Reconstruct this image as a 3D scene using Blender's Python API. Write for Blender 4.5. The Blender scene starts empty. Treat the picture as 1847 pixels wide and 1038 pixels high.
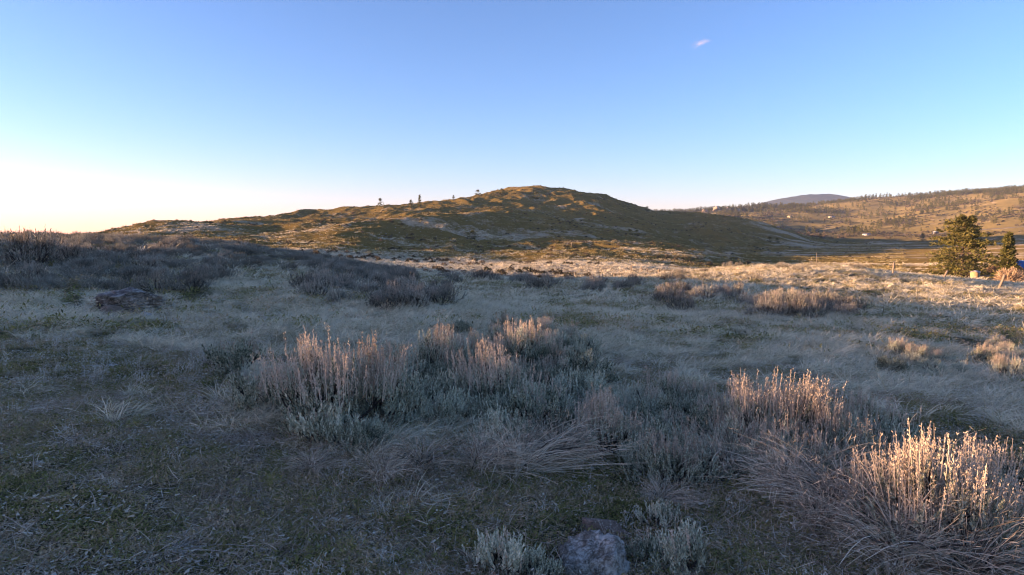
import bpy, math, random
import numpy as np

sc = bpy.context.scene
COL = sc.collection
RNG = np.random.default_rng(11)
random.seed(5)

# ------------------------------------------------------------------ camera
F = 1226.0                      # focal length in pixels of the 1847 px wide photograph
CU, CV = 923.5, 519.0
CAM_Z = 2.0
PITCH = math.atan(89.0 / F)     # eye level falls on row 430
cam = bpy.data.cameras.new('camera')
cam.sensor_width = 36.0
cam.lens = 36.0 * F / 1847.0
cam.clip_start = 0.05
cam.clip_end = 40000.0
camo = bpy.data.objects.new('camera', cam)
COL.objects.link(camo)
camo.location = (0, 0, CAM_Z)
camo.rotation_euler = (math.pi / 2 - PITCH, 0, 0)
sc.camera = camo

# ------------------------------------------------------------------ sky, sun, exposure
SUN_EL, SUN_AZ = 4.6, -94.0     # degrees; azimuth measured from +Y, negative to the left
world = bpy.data.worlds.new('World')
sc.world = world
world.use_nodes = True
wn = world.node_tree
sky = wn.nodes.new('ShaderNodeTexSky')
sky.sky_type = 'NISHITA'
sky.sun_disc = False
sky.sun_elevation = math.radians(SUN_EL)
sky.sun_rotation = math.radians(SUN_AZ)
sky.altitude = 0
sky.air_density = 0.85
sky.dust_density = 0.22
sky.ozone_density = 5.0
gam = wn.nodes.new('ShaderNodeGamma')
gam.inputs[1].default_value = 1.18
wn.links.new(sky.outputs[0], gam.inputs[0])
wb = wn.nodes.new('ShaderNodeMix')               # white balance of the photograph
wb.data_type = 'RGBA'
wb.blend_type = 'MULTIPLY'
wb.inputs[0].default_value = 1.0
wb.inputs[7].default_value = (2.6, 0.86, 0.585, 1)
wn.links.new(gam.outputs[0], wb.inputs[6])
wn.links.new(wb.outputs[2], wn.nodes['Background'].inputs[0])
wn.nodes['Background'].inputs[1].default_value = 0.15
sun = bpy.data.lights.new('sun', 'SUN')
sun.energy = 5.0
sun.angle = math.radians(0.6)
sun.color = (1.0, 0.60, 0.34)
suno = bpy.data.objects.new('sun', sun)
COL.objects.link(suno)
suno.rotation_euler = (math.radians(90 - SUN_EL), 0, math.radians(180 - SUN_AZ))
sc.view_settings.view_transform = 'Standard'
sc.view_settings.look = 'None'
sc.view_settings.gamma = 1.0
sc.view_settings.use_curve_mapping = False
sc.view_settings.exposure = 2.42
sc.cycles.use_denoising = True
sc.cycles.filter_width = 1.1
sc.cycles.max_bounces = 7
sc.cycles.diffuse_bounces = 5
sc.cycles.transmission_bounces = 5
sc.cycles.transparent_max_bounces = 40
SUND = np.array([math.sin(math.radians(SUN_AZ)) * math.cos(math.radians(SUN_EL)),
                 math.cos(math.radians(SUN_AZ)) * math.cos(math.radians(SUN_EL)), math.sin(math.radians(SUN_EL))])
suno.rotation_mode = 'QUATERNION'
from mathutils import Vector
suno.rotation_quaternion = Vector((-SUND[0], -SUND[1], -SUND[2])).to_track_quat('-Z', 'Y')

# ------------------------------------------------------------------ small maths helpers
def pix_dir(u, v):
    dx = (u - CU) / F
    dy = (CV - v) / F
    return np.array([dx, math.cos(PITCH) + dy * math.sin(PITCH), -math.sin(PITCH) + dy * math.cos(PITCH)])

def pix_az_tan(u, v):
    d = pix_dir(u, v)
    return math.degrees(math.atan2(d[0], d[1])), d[2] / math.hypot(d[0], d[1])

def project(x, y, z):
    z = z - CAM_Z
    fwd = y * math.cos(PITCH) - z * math.sin(PITCH)
    up = y * math.sin(PITCH) + z * math.cos(PITCH)
    fwd = np.maximum(fwd, 1e-3)
    return CU + F * x / fwd, CV - F * up / fwd

_perm = np.random.default_rng(3).permutation(4096)
_grad = np.random.default_rng(4).uniform(0, 2 * np.pi, 4096)
def noise(x, y, seed=0):
    x = np.asarray(x, float) + seed * 37.31
    y = np.asarray(y, float) + seed * 17.77
    xi = np.floor(x).astype(np.int64); yi = np.floor(y).astype(np.int64)
    xf = x - xi; yf = y - yi
    def g(ix, iy, fx, fy):
        a = _grad[_perm[(_perm[ix & 4095] + iy) & 4095]]
        return np.cos(a) * fx + np.sin(a) * fy
    s = xf * xf * xf * (xf * (xf * 6 - 15) + 10)
    t = yf * yf * yf * (yf * (yf * 6 - 15) + 10)
    a = g(xi, yi, xf, yf); b = g(xi + 1, yi, xf - 1, yf)
    c = g(xi, yi + 1, xf, yf - 1); d = g(xi + 1, yi + 1, xf - 1, yf - 1)
    return ((a + s * (b - a)) + t * ((c + s * (d - c)) - (a + s * (b - a)))) * 1.5

def fbm(x, y, seed=0, octaves=4, gain=0.5):
    o = 0; a = 1.0
    for k in range(octaves):
        o = o + a * noise(x * 2 ** k, y * 2 ** k, seed + k * 5)
        a *= gain
    return o

def sstep(a, b, x):
    t = np.clip((x - a) / (b - a), 0, 1)
    return t * t * (3 - 2 * t)

def pchip(xk, yk, x):
    """monotone cubic through (xk, yk); yk may be (n, m)"""
    xk = np.asarray(xk, float); yk = np.asarray(yk, float)
    one = yk.ndim == 1
    if one: yk = yk[:, None]
    h = np.diff(xk)[:, None]
    d = np.diff(yk, axis=0) / h
    m = np.zeros_like(yk)
    w1 = 2 * h[1:] + h[:-1]; w2 = h[1:] + 2 * h[:-1]
    same = d[:-1] * d[1:] > 0
    with np.errstate(divide='ignore', invalid='ignore'):
        hm = (w1 + w2) / (w1 / d[:-1] + w2 / d[1:])
    m[1:-1] = np.where(same, hm, 0)
    m[0] = d[0]; m[-1] = d[-1]
    x = np.clip(np.asarray(x, float), xk[0], xk[-1])
    i = np.clip(np.searchsorted(xk, x) - 1, 0, len(xk) - 2)
    hh = (xk[i + 1] - xk[i])[:, None]; t = ((x - xk[i])[:, None]) / hh
    r = ((1 + 2 * t) * (1 - t) ** 2 * yk[i] + t * (1 - t) ** 2 * hh * m[i]
         + t * t * (3 - 2 * t) * yk[i + 1] + t * t * (t - 1) * hh * m[i + 1])
    return r[:, 0] if one else r

# ------------------------------------------------------------------ terrain: ranges (m) and the image row where the ground lies there
US = [0, 150, 300, 400, 500, 600, 700, 800, 900, 1000, 1100, 1200, 1300, 1400, 1500, 1600, 1720, 1847]
ROWS = [  # range, rows at US
 (45,  [438, 438, 442, 448, 460, 474, 490, 502, 508, 511, 511, 510, 512, 516, 520, 527, 536, 546]),
 (60,  [438, 438, 441, 446, 458, 472, 488, 500, 506, 508, 506, 500, 491, 488, 492, 503, 512, 524]),
 (72,  [446, 444, 445, 451, 461, 474, 489, 500, 506, 507, 504, 498, 487, 481, 482, 494, 505, 517]),
 (92,  [466, 462, 458, 460, 468, 480, 492, 500, 504, 506, 505, 503, 499, 494, 491, 495, 503, 514]),
 (120, [470, 468, 464, 464, 466, 472, 480, 485, 488, 489, 489, 490, 492, 493, 494, 497, 503, 513]),
 (160, [458, 456, 452, 451, 453, 459, 466, 471, 473, 472, 474, 479, 485, 489, 492, 494, 499, 507]),
 (210, [448, 444, 440, 440, 443, 444, 453, 457, 459, 455, 458, 465, 477, 484, 485, 486, 488, 491]),
 (280, [436, 430, 424, 425, 424, 411, 420, 429, 437, 436, 443, 454, 467, 473, 474, 475, 476, 477]),
 (320, [430, 423, 415, 413, 412, 401, 404, 411, 421, 425, 435, 450, 463, 468, 469, 469, 470, 470]),
 (380, [431, 423, 412, 408, 406, 402, 395, 395, 405, 413, 427, 442, 455, 460, 461, 462, 462, 462]),
 (450, [434, 424, 409, 403, 401, 396, 386, 383, 390, 402, 417, 433, 446, 453, 454, 455, 455, 455]),
 (530, [440, 428, 408, 401, 396, 386, 376, 371, 374, 387, 404, 420, 432, 446, 450, 450, 450, 450]),
 (620, [448, 434, 412, 402, 392, 380, 372, 366, 359, 363, 380, 401, 410, 432, 446, 447, 447, 446]),
 (720, [460, 444, 420, 408, 396, 386, 378, 368, 346, 343, 360, 384, 394, 414, 440, 443, 443, 443]),
 (790, [468, 452, 428, 416, 404, 394, 386, 374, 345, 340, 358, 383, 391, 411, 436, 441, 441, 440]),
 (900, [480, 466, 450, 442, 434, 427, 420, 412, 404, 402, 402, 402, 406, 423, 436, 438, 437, 435]),
 (1150,[480, 470, 460, 455, 450, 446, 442, 437, 432, 428, 424, 418, 416, 423, 428, 429, 426, 416]),
 (1500,[474, 466, 456, 450, 445, 440, 436, 430, 424, 418, 411, 405, 403, 410, 416, 414, 402, 384]),
 (1900,[466, 460, 452, 448, 444, 440, 434, 426, 417, 407, 398, 392, 389, 392, 393, 386, 372, 356]),
 (2400,[458, 454, 449, 446, 444, 440, 436, 428, 417, 405, 394, 386, 379, 374, 368, 360, 351, 345]),
 (2900,[454, 450, 447, 445, 443, 440, 437, 431, 423, 412, 402, 393, 386, 382, 375, 367, 358, 352]),
 (3800,[450, 448, 446, 444, 443, 441, 438, 434, 430, 424, 418, 412, 408, 404, 400, 396, 392, 390]),
 (8500,[438, 438, 438, 438, 438, 438, 437, 437, 436, 436, 435, 435, 435, 434, 434, 434, 434, 434]),
]
AZ_IN = np.array([pix_az_tan(u, 470)[0] for u in US])
AZ_OUT_L = np.array([-180., -120., -100., -86., -74., -62., -50.])
AZ_OUT_R = np.array([48., 62., 90., 130., 180.])
AZK = np.concatenate([AZ_OUT_L, AZ_IN, AZ_OUT_R])
CRESTL = {-180: 0.5, -120: 3.2, -100: 4.5, -86: 4.75, -74: 4.35, -62: 4.25, -50: 3.9}   # heights, shaped to shade the foreground, of the unseen off-frame rise at 50 m
RK = [0.0, 8.0, 20.0] + [r for r, _ in ROWS]
ZK = np.zeros((len(RK), len(AZK)))
for k, r in enumerate(RK):
    for j, az in enumerate(AZK):
        a = math.radians(az)
        x, y = r * math.sin(a), r * math.cos(a)
        if k < 3:
            ZK[k, j] = -0.045 * x - 0.004 * y + (0.0005 * x * x if x < 0 else 0.0)
            continue
        rows = ROWS[k - 3][1]
        if az in AZ_IN:
            i = int(np.where(AZ_IN == az)[0][0])
            ZK[k, j] = CAM_Z + r * pix_az_tan(US[i], rows[i])[1]
        elif az > 0:
            zr = CAM_Z + r * pix_az_tan(1847, rows[-1])[1]
            f = (az - 37) / 143.0
            ZK[k, j] = zr * (1 - f) + f * (0.5 - 0.01 * r if r < 400 else -4.0)
        else:
            zl = CAM_Z + r * pix_az_tan(0, rows[0])[1]
            c = CRESTL[int(az)]
            far = c * math.exp(-((r - 58) / 60.0) ** 2) if r > 58 else c * min(1.0, (r / 52.0)) ** 1.1
            f = min(1.0, (-az - 37.0) / 20.0)
            back = -0.01 * r if r < 1500 else -15.0
            ZK[k, j] = zl * (1 - f) + f * (far + (back if r > 58 else 0.0))
DAZ = np.arange(-180, 180.01, 0.5)
ZA = pchip(AZK, ZK.T, DAZ).T                       # (ranges, azimuths)
LR0 = 10.0
DLR = np.linspace(math.log(LR0), math.log(8500 + LR0), 700)
ZT = pchip(np.log(np.array(RK) + LR0), ZA, DLR)    # (700, azimuths)

def base_height(x, y):
    r = np.hypot(x, y)
    az = np.degrees(np.arctan2(x, y))
    a = np.clip((az + 180) / 0.5, 0, len(DAZ) - 1.001)
    b = np.clip((np.log(r + LR0) - DLR[0]) / (DLR[1] - DLR[0]), 0, len(DLR) - 1.001)
    ai = a.astype(int); bi = b.astype(int); af = a - ai; bf = b - bi
    return ((ZT[bi, ai] * (1 - af) + ZT[bi, ai + 1] * af) * (1 - bf)
            + (ZT[bi + 1, ai] * (1 - af) + ZT[bi + 1, ai + 1] * af) * bf)

def ridged(x, y, seed):
    return 1 - 2 * np.abs(noise(x, y, seed))

def height(x, y):
    x = np.asarray(x, float); y = np.asarray(y, float)
    r = np.hypot(x, y)
    z = base_height(x, y)
    near = 1 - sstep(30, 70, r)
    z = z + near * (0.07 * noise(x / 2.3, y / 2.3, 1) + 0.035 * noise(x / 0.7, y / 0.7, 2))
    z = z + 0.22 * noise(x / 11, y / 11, 3) * sstep(10, 25, r) * (1 - sstep(80, 120, r))
    mid = sstep(95, 200, r) * (1 - sstep(900, 1200, r))
    az = np.degrees(np.arctan2(x, y))
    flat = sstep(17, 25, az) * (1 - sstep(700, 900, r))          # valley floor to the right
    hil = mid * (1 - 0.93 * flat)
    xs = x + 18 * noise(x / 90, y / 90, 8)
    ys = y + 18 * noise(x / 90, y / 90, 9)
    amp = 0.35 + 0.65 * sstep(180, 420, r)
    z = z + hil * amp * (3.2 * noise(xs / 62, ys / 125, 4) + 2.0 * noise((xs + .3 * ys) / 30, ys / 52, 5)
                   + 1.7 * (ridged(xs / 26, ys / 40, 6) - .5) + 0.9 * (ridged(x / 10, y / 13, 7) - .5) + 0.2 * noise(x / 4, y / 4, 16))
    z = z + mid * flat * (0.5 * noise(x / 40, y / 30, 14) + 0.25 * noise(x / 9, y / 9, 15))
    fr = sstep(1300, 1700, r)
    z = z + fr * (9 * noise(x / 260, y / 260, 10) + 5 * noise(x / 110, y / 110, 11) + 2.2 * noise(x / 45, y / 45, 12)) * (1 - sstep(3000, 5000, r))
    return z

def on_ground(u, v, rmax=200.0):
    """first point of the terrain seen through pixel (u, v)"""
    az, t = pix_az_tan(u, v)
    a = math.radians(az)
    r = np.exp(np.linspace(math.log(1.5), math.log(rmax), 3000))
    z = height(r * math.sin(a), r * math.cos(a))
    hit = np.where(CAM_Z + r * t <= z)[0]
    rr = r[hit[0]] if len(hit) else rmax
    x, y = rr * math.sin(a), rr * math.cos(a)
    return x, y, float(height(np.array([x]), np.array([y]))[0])

def at_range(u, r, v=470):
    a = math.radians(pix_az_tan(u, v)[0])
    x, y = r * math.sin(a), r * math.cos(a)
    return x, y, float(height(np.array([x]), np.array([y]))[0])

# ------------------------------------------------------------------ material helpers
def new_mat(name):
    m = bpy.data.materials.new(name)
    m.use_nodes = True
    nt = m.node_tree
    nt.nodes.clear()
    out = nt.nodes.new('ShaderNodeOutputMaterial')
    return m, nt, out

class N:
    """thin wrapper to chain nodes"""
    def __init__(self, nt): self.nt = nt
    def node(self, t, ins=None, **kw):
        n = self.nt.nodes.new(t)
        for k, v in kw.items(): setattr(n, k, v)
        for k, v in (ins or {}).items():
            s = n.inputs[k]
            if isinstance(v, bpy.types.NodeSocket): self.nt.links.new(v, s)
            else: s.default_value = v
        return n
    def noise(self, scale, vec=None, detail=3.0, rough=0.55):
        d = {'Scale': scale, 'Detail': detail, 'Roughness': rough}
        if vec is not None: d['Vector'] = vec
        return self.node('ShaderNodeTexNoise', d).outputs[0]
    def ramp(self, fac, stops):
        n = self.node('ShaderNodeValToRGB', {'Fac': fac})
        el = n.color_ramp.elements
        while len(el) < len(stops): el.new(0.5)
        for e, (p, c) in zip(el, stops):
            e.position = p
            e.color = (c[0], c[1], c[2], 1) if hasattr(c, '__len__') else (c, c, c, 1)
        return n.outputs[0]
    def mix(self, fac, a, b, blend='MIX'):
        n = self.node('ShaderNodeMix', data_type='RGBA', blend_type=blend)
        for s, v in ((n.inputs[0], fac), (n.inputs[6], a), (n.inputs[7], b)):
            if isinstance(v, bpy.types.NodeSocket): self.nt.links.new(v, s)
            elif hasattr(v, '__len__'): s.default_value = (v[0], v[1], v[2], 1)
            else: s.default_value = v
        return n.outputs[2]
    def math(self, op, a, b=0.0):
        return self.node('ShaderNodeMath', {0: a, 1: b}, operation=op).outputs[0]

def leaf_mat(name, stops, transl=0.3, rough=0.85, scale=6.0, objscale=0.6):
    """thin plant tissue: colour from a ramp over plant-to-plant and place-to-place variation"""
    m, nt, out = new_mat(name)
    n = N(nt)
    info = n.node('ShaderNodeObjectInfo')
    geo = n.node('ShaderNodeNewGeometry')
    nz = n.noise(scale, geo.outputs['Position'], 2.0)
    ri = geo.outputs['Random Per Island']
    f = n.math('ADD', n.math('MULTIPLY', info.outputs['Random'], objscale), n.math('MULTIPLY', n.math('SUBTRACT', nz, 0.5), 0.9))
    f = n.math('ADD', f, n.math('MULTIPLY', n.math('SUBTRACT', ri, 0.12), 1.25 * (1.0 - objscale)))
    col = n.ramp(f, stops)
    d = n.node('ShaderNodeBsdfDiffuse', {'Color': col, 'Roughness': rough})
    t = n.node('ShaderNodeBsdfTranslucent', {'Color': col})
    mx = n.node('ShaderNodeMixShader', {0: transl, 1: d.outputs[0], 2: t.outputs[0]})
    nt.links.new(mx.outputs[0], out.inputs[0])
    return m

def stone_mat(name, stops, scale, lichen=None, rough=0.9, bump=0.6, bscale=8.0, lo=0.45):
    m, nt, out = new_mat(name)
    n = N(nt)
    pos = n.node('ShaderNodeTexCoord').outputs['Object']
    col = n.ramp(n.noise(scale, pos, 10.0, 0.75), stops)
    grain = n.noise(scale * 22, pos, 3.0, 0.6)
    col = n.mix(0.45, col, n.ramp(grain, [(0.3, 0.12), (0.7, 0.9)]), 'OVERLAY')
    wv = n.node('ShaderNodeVectorMath', {0: pos, 1: n.node('ShaderNodeTexNoise', {'Vector': pos, 'Scale': scale * 1.5}).outputs[1]}, operation='ADD').outputs[0]
    crack = n.node('ShaderNodeTexVoronoi', {'Vector': wv, 'Scale': scale * 0.8}, feature='DISTANCE_TO_EDGE').outputs['Distance']
    ck = n.ramp(crack, [(0.0, 0.25), (0.035, 1.0)])
    col = n.mix(1.0, col, ck, 'MULTIPLY')
    if lichen:
        big = n.noise(scale * 0.8, pos, 2.0)
        lm = n.ramp(n.math('ADD', n.math('MULTIPLY', n.noise(scale * 5.0, pos, 9.0, 0.8), 0.65), n.math('MULTIPLY', big, 0.35)), [(lo, 0.0), (lo + 0.1, 0.9)])
        col = n.mix(lm, col, n.mix(grain, [k * 0.65 for k in lichen], lichen))
    h = n.math('ADD', n.noise(bscale, pos, 10.0, 0.75), n.math('MULTIPLY', ck, 0.35))
    b = n.node('ShaderNodeBump', {'Strength': bump, 'Distance': 0.05, 'Height': h})
    p = n.node('ShaderNodeBsdfPrincipled', {'Base Color': col, 'Roughness': rough, 'Normal': b.outputs[0]})
    nt.links.new(p.outputs[0], out.inputs[0])
    return m

def plain_mat(name, c, rough=0.8, var=0.25, scale=4.0, stretch=None):
    m, nt, out = new_mat(name)
    n = N(nt)
    tc = n.node('ShaderNodeTexCoord')
    vec = tc.outputs['Object']
    if stretch:
        vec = n.node('ShaderNodeMapping', {'Vector': vec, 'Scale': stretch}).outputs[0]
    nz = n.noise(scale, vec, 5.0, 0.65)
    col = n.ramp(nz, [(0.3, [k * (1 - var) for k in c]), (0.7, [min(1, k * (1 + var)) for k in c])])
    b = n.node('ShaderNodeBump', {'Strength': 0.3, 'Distance': 0.02, 'Height': nz})
    p = n.node('ShaderNodeBsdfPrincipled', {'Base Color': col, 'Roughness': rough, 'Normal': b.outputs[0]})
    nt.links.new(p.outputs[0], out.inputs[0])
    return m

# ------------------------------------------------------------------ mesh helpers
class MB:
    """collects vertices and polygons as arrays, builds one mesh"""
    def __init__(self): self.v = []; self.f4 = []; self.f3 = []; self.n = 0
    def add(self, verts, quads=None, tris=None):
        verts = np.asarray(verts, float).reshape(-1, 3)
        if quads is not None and len(quads): self.f4.append(np.asarray(quads, int).reshape(-1, 4) + self.n)
        if tris is not None and len(tris): self.f3.append(np.asarray(tris, int).reshape(-1, 3) + self.n)
        self.v.append(verts); self.n += len(verts)
    def leaves(self, base, d, side, length, width):
        """one pointed quad per leaf"""
        base = np.asarray(base); m = len(base)
        L = np.broadcast_to(np.asarray(length, float).reshape(-1, 1), (m, 1)); W = np.broadcast_to(np.asarray(width, float).reshape(-1, 1), (m, 1))
        mid = base + d * L * 0.55
        v = np.stack([base, mid + side * W * 0.5, base + d * L, mid - side * W * 0.5], 1)
        self.add(v, np.arange(m * 4).reshape(m, 4))
    def ribbons(self, pts, side, w0, w1):
        """pts (m,k,3) polylines turned into tapering strips"""
        m, k, _ = pts.shape
        w = np.linspace(0, 1, k)[None, :, None]
        w = (np.asarray(w0, float).reshape(-1, 1, 1) * (1 - w) + np.asarray(w1, float).reshape(-1, 1, 1) * w) * 0.5
        a = pts + side[:, None, :] * w; b = pts - side[:, None, :] * w
        v = np.stack([a, b], 2).reshape(-1, 3)
        i = (np.arange(m)[:, None] * (2 * k) + np.arange(k - 1)[None, :] * 2).reshape(-1)
        self.add(v, np.stack([i, i + 1, i + 3, i + 2], 1))
    def tubes(self, pts, r0, r1, sides=5):
        m, k, _ = pts.shape
        d = np.gradient(pts, axis=1) if k > 2 else np.repeat((pts[:, 1:] - pts[:, :1]), 2, 1)
        d /= np.linalg.norm(d, axis=2, keepdims=True) + 1e-9
        ref = np.where(np.abs(d[..., 2:3]) > 0.9, np.array([1., 0, 0]), np.array([0, 0, 1.]))
        a = np.cross(d, ref); a /= np.linalg.norm(a, axis=2, keepdims=True) + 1e-9
        b = np.cross(d, a)
        t = np.linspace(0, 1, k)[None, :, None]
        r = np.asarray(r0, float).reshape(-1, 1, 1) * (1 - t) + np.asarray(r1, float).reshape(-1, 1, 1) * t
        ang = np.arange(sides) * 2 * np.pi / sides
        v = pts[:, :, None, :] + r[..., None] * (a[:, :, None, :] * np.cos(ang)[None, None, :, None] + b[:, :, None, :] * np.sin(ang)[None, None, :, None])
        idx = np.arange(m * k * sides).reshape(m, k, sides)
        nx = np.roll(idx, -1, 2)
        q = np.stack([idx[:, :-1], nx[:, :-1], nx[:, 1:], idx[:, 1:]], -1).reshape(-1, 4)
        self.add(v.reshape(-1, 3), q)
    def box(self, lo, hi, rot=None):
        lo = np.array(lo, float); hi = np.array(hi, float)
        v = np.array([[(lo, hi)[i][0], (lo, hi)[j][1], (lo, hi)[k][2]] for i in (0, 1) for j in (0, 1) for k in (0, 1)])
        if rot is not None: v = v @ np.asarray(rot).T
        self.add(v, [(0, 1, 3, 2), (4, 6, 7, 5), (0, 4, 5, 1), (2, 3, 7, 6), (0, 2, 6, 4), (1, 5, 7, 3)])
    def mesh(self, name, mat=None, smooth=False):
        v = np.concatenate(self.v)
        q = np.concatenate(self.f4) if self.f4 else np.zeros((0, 4), int)
        t = np.concatenate(self.f3) if self.f3 else np.zeros((0, 3), int)
        me = bpy.data.meshes.new(name)
        me.vertices.add(len(v)); me.vertices.foreach_set('co', v.astype(np.float32).ravel())
        nl = q.size + t.size
        me.loops.add(nl); me.polygons.add(len(q) + len(t))
        me.loops.foreach_set('vertex_index', np.concatenate([q.ravel(), t.ravel()]).astype(np.int32))
        st = np.concatenate([np.arange(len(q)) * 4, q.size + np.arange(len(t)) * 3]).astype(np.int32)
        me.polygons.foreach_set('loop_start', st)
        me.update(calc_edges=True)
        me.validate()
        if smooth: me.polygons.foreach_set('use_smooth', np.ones(len(me.polygons), bool))
        if mat: me.materials.append(mat)
        return me

def link(name, me, parent=None, loc=None, rot=None, scale=None):
    o = bpy.data.objects.new(name, me)
    COL.objects.link(o)
    if parent is not None: o.parent = parent
    if loc is not None: o.location = loc
    if rot is not None: o.rotation_euler = rot
    if scale is not None: o.scale = scale if hasattr(scale, '__len__') else (scale,) * 3
    return o

def tag(o, label=None, cat=None, group=None, kind=None):
    if label: o['label'] = label
    if cat: o['category'] = cat
    if group: o['group'] = group
    if kind: o['kind'] = kind
    return o

def unit(a):
    return a / (np.linalg.norm(a, axis=-1, keepdims=True) + 1e-9)

def rand_dirs(rng, n):
    return unit(rng.normal(size=(n, 3)))

def perp(d, rng):
    return unit(np.cross(d, rand_dirs(rng, len(d))))

# ------------------------------------------------------------------ ground sheets
def soil_mat():
    m, nt, out = new_mat('soil_and_short_grass')
    n = N(nt)
    pos = n.node('ShaderNodeNewGeometry').outputs['Position']
    dry = n.node('ShaderNodeAttribute', attribute_name='dry').outputs['Fac']
    c1 = n.ramp(n.noise(9.0, pos, 5.0, 0.7), [(0.3, (0.07, 0.058, 0.038)), (0.5, (0.15, 0.13, 0.075)), (0.72, (0.30, 0.24, 0.16))])
    c2 = n.ramp(n.noise(3.0, pos, 5.0, 0.7), [(0.35, (0.09, 0.095, 0.04)), (0.5, (0.20, 0.175, 0.10)), (0.7, (0.46, 0.39, 0.27))])
    col = n.mix(dry, c1, c2)
    b = n.node('ShaderNodeBump', {'Strength': 1.0, 'Distance': 0.06, 'Height': n.noise(14.0, pos, 6.0, 0.75)})
    p = n.node('ShaderNodeBsdfDiffuse', {'Color': col, 'Roughness': 1.0, 'Normal': b.outputs[0]})
    nt.links.new(p.outputs[0], out.inputs[0])
    return m

def hill_mat(name, green, pale, fine=0.9, bump_d=0.6):
    """mixed dry bunch grass, green spring grass and scrub seen from far off"""
    m, nt, out = new_mat(name)
    n = N(nt)
    pos = n.node('ShaderNodeNewGeometry').outputs['Position']
    dry = n.node('ShaderNodeAttribute', attribute_name='dry').outputs['Fac']
    f1 = n.noise(fine, pos, 5.0, 0.7)
    f = n.math('ADD', dry, n.math('MULTIPLY', n.math('SUBTRACT', f1, 0.5), 1.3))
    g = n.mix(n.noise(0.05, pos, 4.0), [k * 0.7 for k in green], [green[0] * 1.5, green[1] * 1.25, green[2] * 1.1])
    p_ = n.mix(n.noise(0.3, pos, 4.0), [k * 0.8 for k in pale], [k * 1.15 for k in pale])
    col = n.mix(n.ramp(f, [(0.35, 0.0), (0.65, 1.0)]), g, p_)
    h = n.noise(fine * 1.6, pos, 5.0, 0.75)
    b = n.node('ShaderNodeBump', {'Strength': 1.0, 'Distance': bump_d, 'Height': h})
    p = n.node('ShaderNodeBsdfDiffuse', {'Color': col, 'Roughness': 1.0, 'Normal': b.outputs[0]})
    nt.links.new(p.outputs[0], out.inputs[0])
    return m

def dryness(x, y):
    """share of pale dead grass, by place"""
    r = np.hypot(x, y)
    u, v = project(x, y, height(x, y))
    n1 = fbm(x / 3.2, y / 3.2, 21, 4)
    near = 0.62 * sstep(7, 14, r) + 0.38 * n1
    near = near - 0.5 * (1 - sstep(300, 620, u)) * sstep(560, 660, v)
    # pale streaks on the hill run with the contours
    q = fbm(x / 42 + 0.7 * noise(x / 60, y / 60, 31), y / 62 + 0.5 * noise(x / 50, y / 50, 32), 22, 5, 0.6)
    hill = 0.25 - 0.12 * sstep(350, 650, r) + 0.42 * q + 0.18 * fbm(x / 7, y / 9, 27, 3, 0.7)
    flat = sstep(16, 22, np.degrees(np.arctan2(x, y))) * (1 - sstep(800, 1000, r))
    hill = hill * (1 - flat) + flat * (0.30 + 0.75 * fbm(x / 150, y / 22, 28, 3, 0.6))
    meadow = sstep(95, 110, r) * (1 - sstep(150, 190, r)) * (1 - sstep(1150, 1350, u))
    hill = hill + 0.5 * meadow
    steep = (1 - sstep(500, 800, r)) * sstep(150, 250, r)
    t = sstep(80, 110, r)
    return np.clip(0.55 * near * (1 - t) + hill * t, 0, 1)

def terrain_piece(name, azs, rs, mat, mask=None):
    A, R = np.meshgrid(np.radians(azs), rs, indexing='ij')
    X, Y = R * np.sin(A), R * np.cos(A)
    Z = height(X, Y)
    na, nr = X.shape
    idx = np.arange(na * nr).reshape(na, nr)
    q = np.stack([idx[:-1, :-1], idx[1:, :-1], idx[1:, 1:], idx[:-1, 1:]], -1).reshape(-1, 4)[:, ::-1]
    mb = MB(); mb.add(np.stack([X, Y, Z], -1).reshape(-1, 3), q)
    me = mb.mesh(name, mat, smooth=True)
    at = me.attributes.new('dry', 'FLOAT', 'POINT')
    at.data.foreach_set('value', dryness(X.ravel(), Y.ravel()).astype(np.float32))
    o = link(name, me)
    tag(o, kind='structure')
    return o

def az_spread(fine):
    return np.concatenate([np.arange(-180, -95, 3.0), np.arange(-95, -42, 0.5), np.arange(-42, 42, fine), np.arange(42, 70, 1.0), np.arange(70, 180.01, 5.0)])

soil = soil_mat()
hillm = hill_mat('hill_grass', (0.19, 0.155, 0.055), (0.46, 0.38, 0.25))
farm = hill_mat('far_hill_grass', (0.19, 0.17, 0.075), (0.38, 0.30, 0.19), 0.12, 3.0)
terrain_piece('ground', az_spread(0.22), np.concatenate([[0.0, 0.6], np.exp(np.linspace(math.log(1.2), math.log(92.0), 330))]), soil)
terrain_piece('hill', az_spread(0.10), np.exp(np.linspace(math.log(92.0), math.log(900.0), 420)), hillm)
terrain_piece('far_ridge', az_spread(0.16), np.exp(np.linspace(math.log(900.0), math.log(8500.0), 190)), farm)

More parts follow.
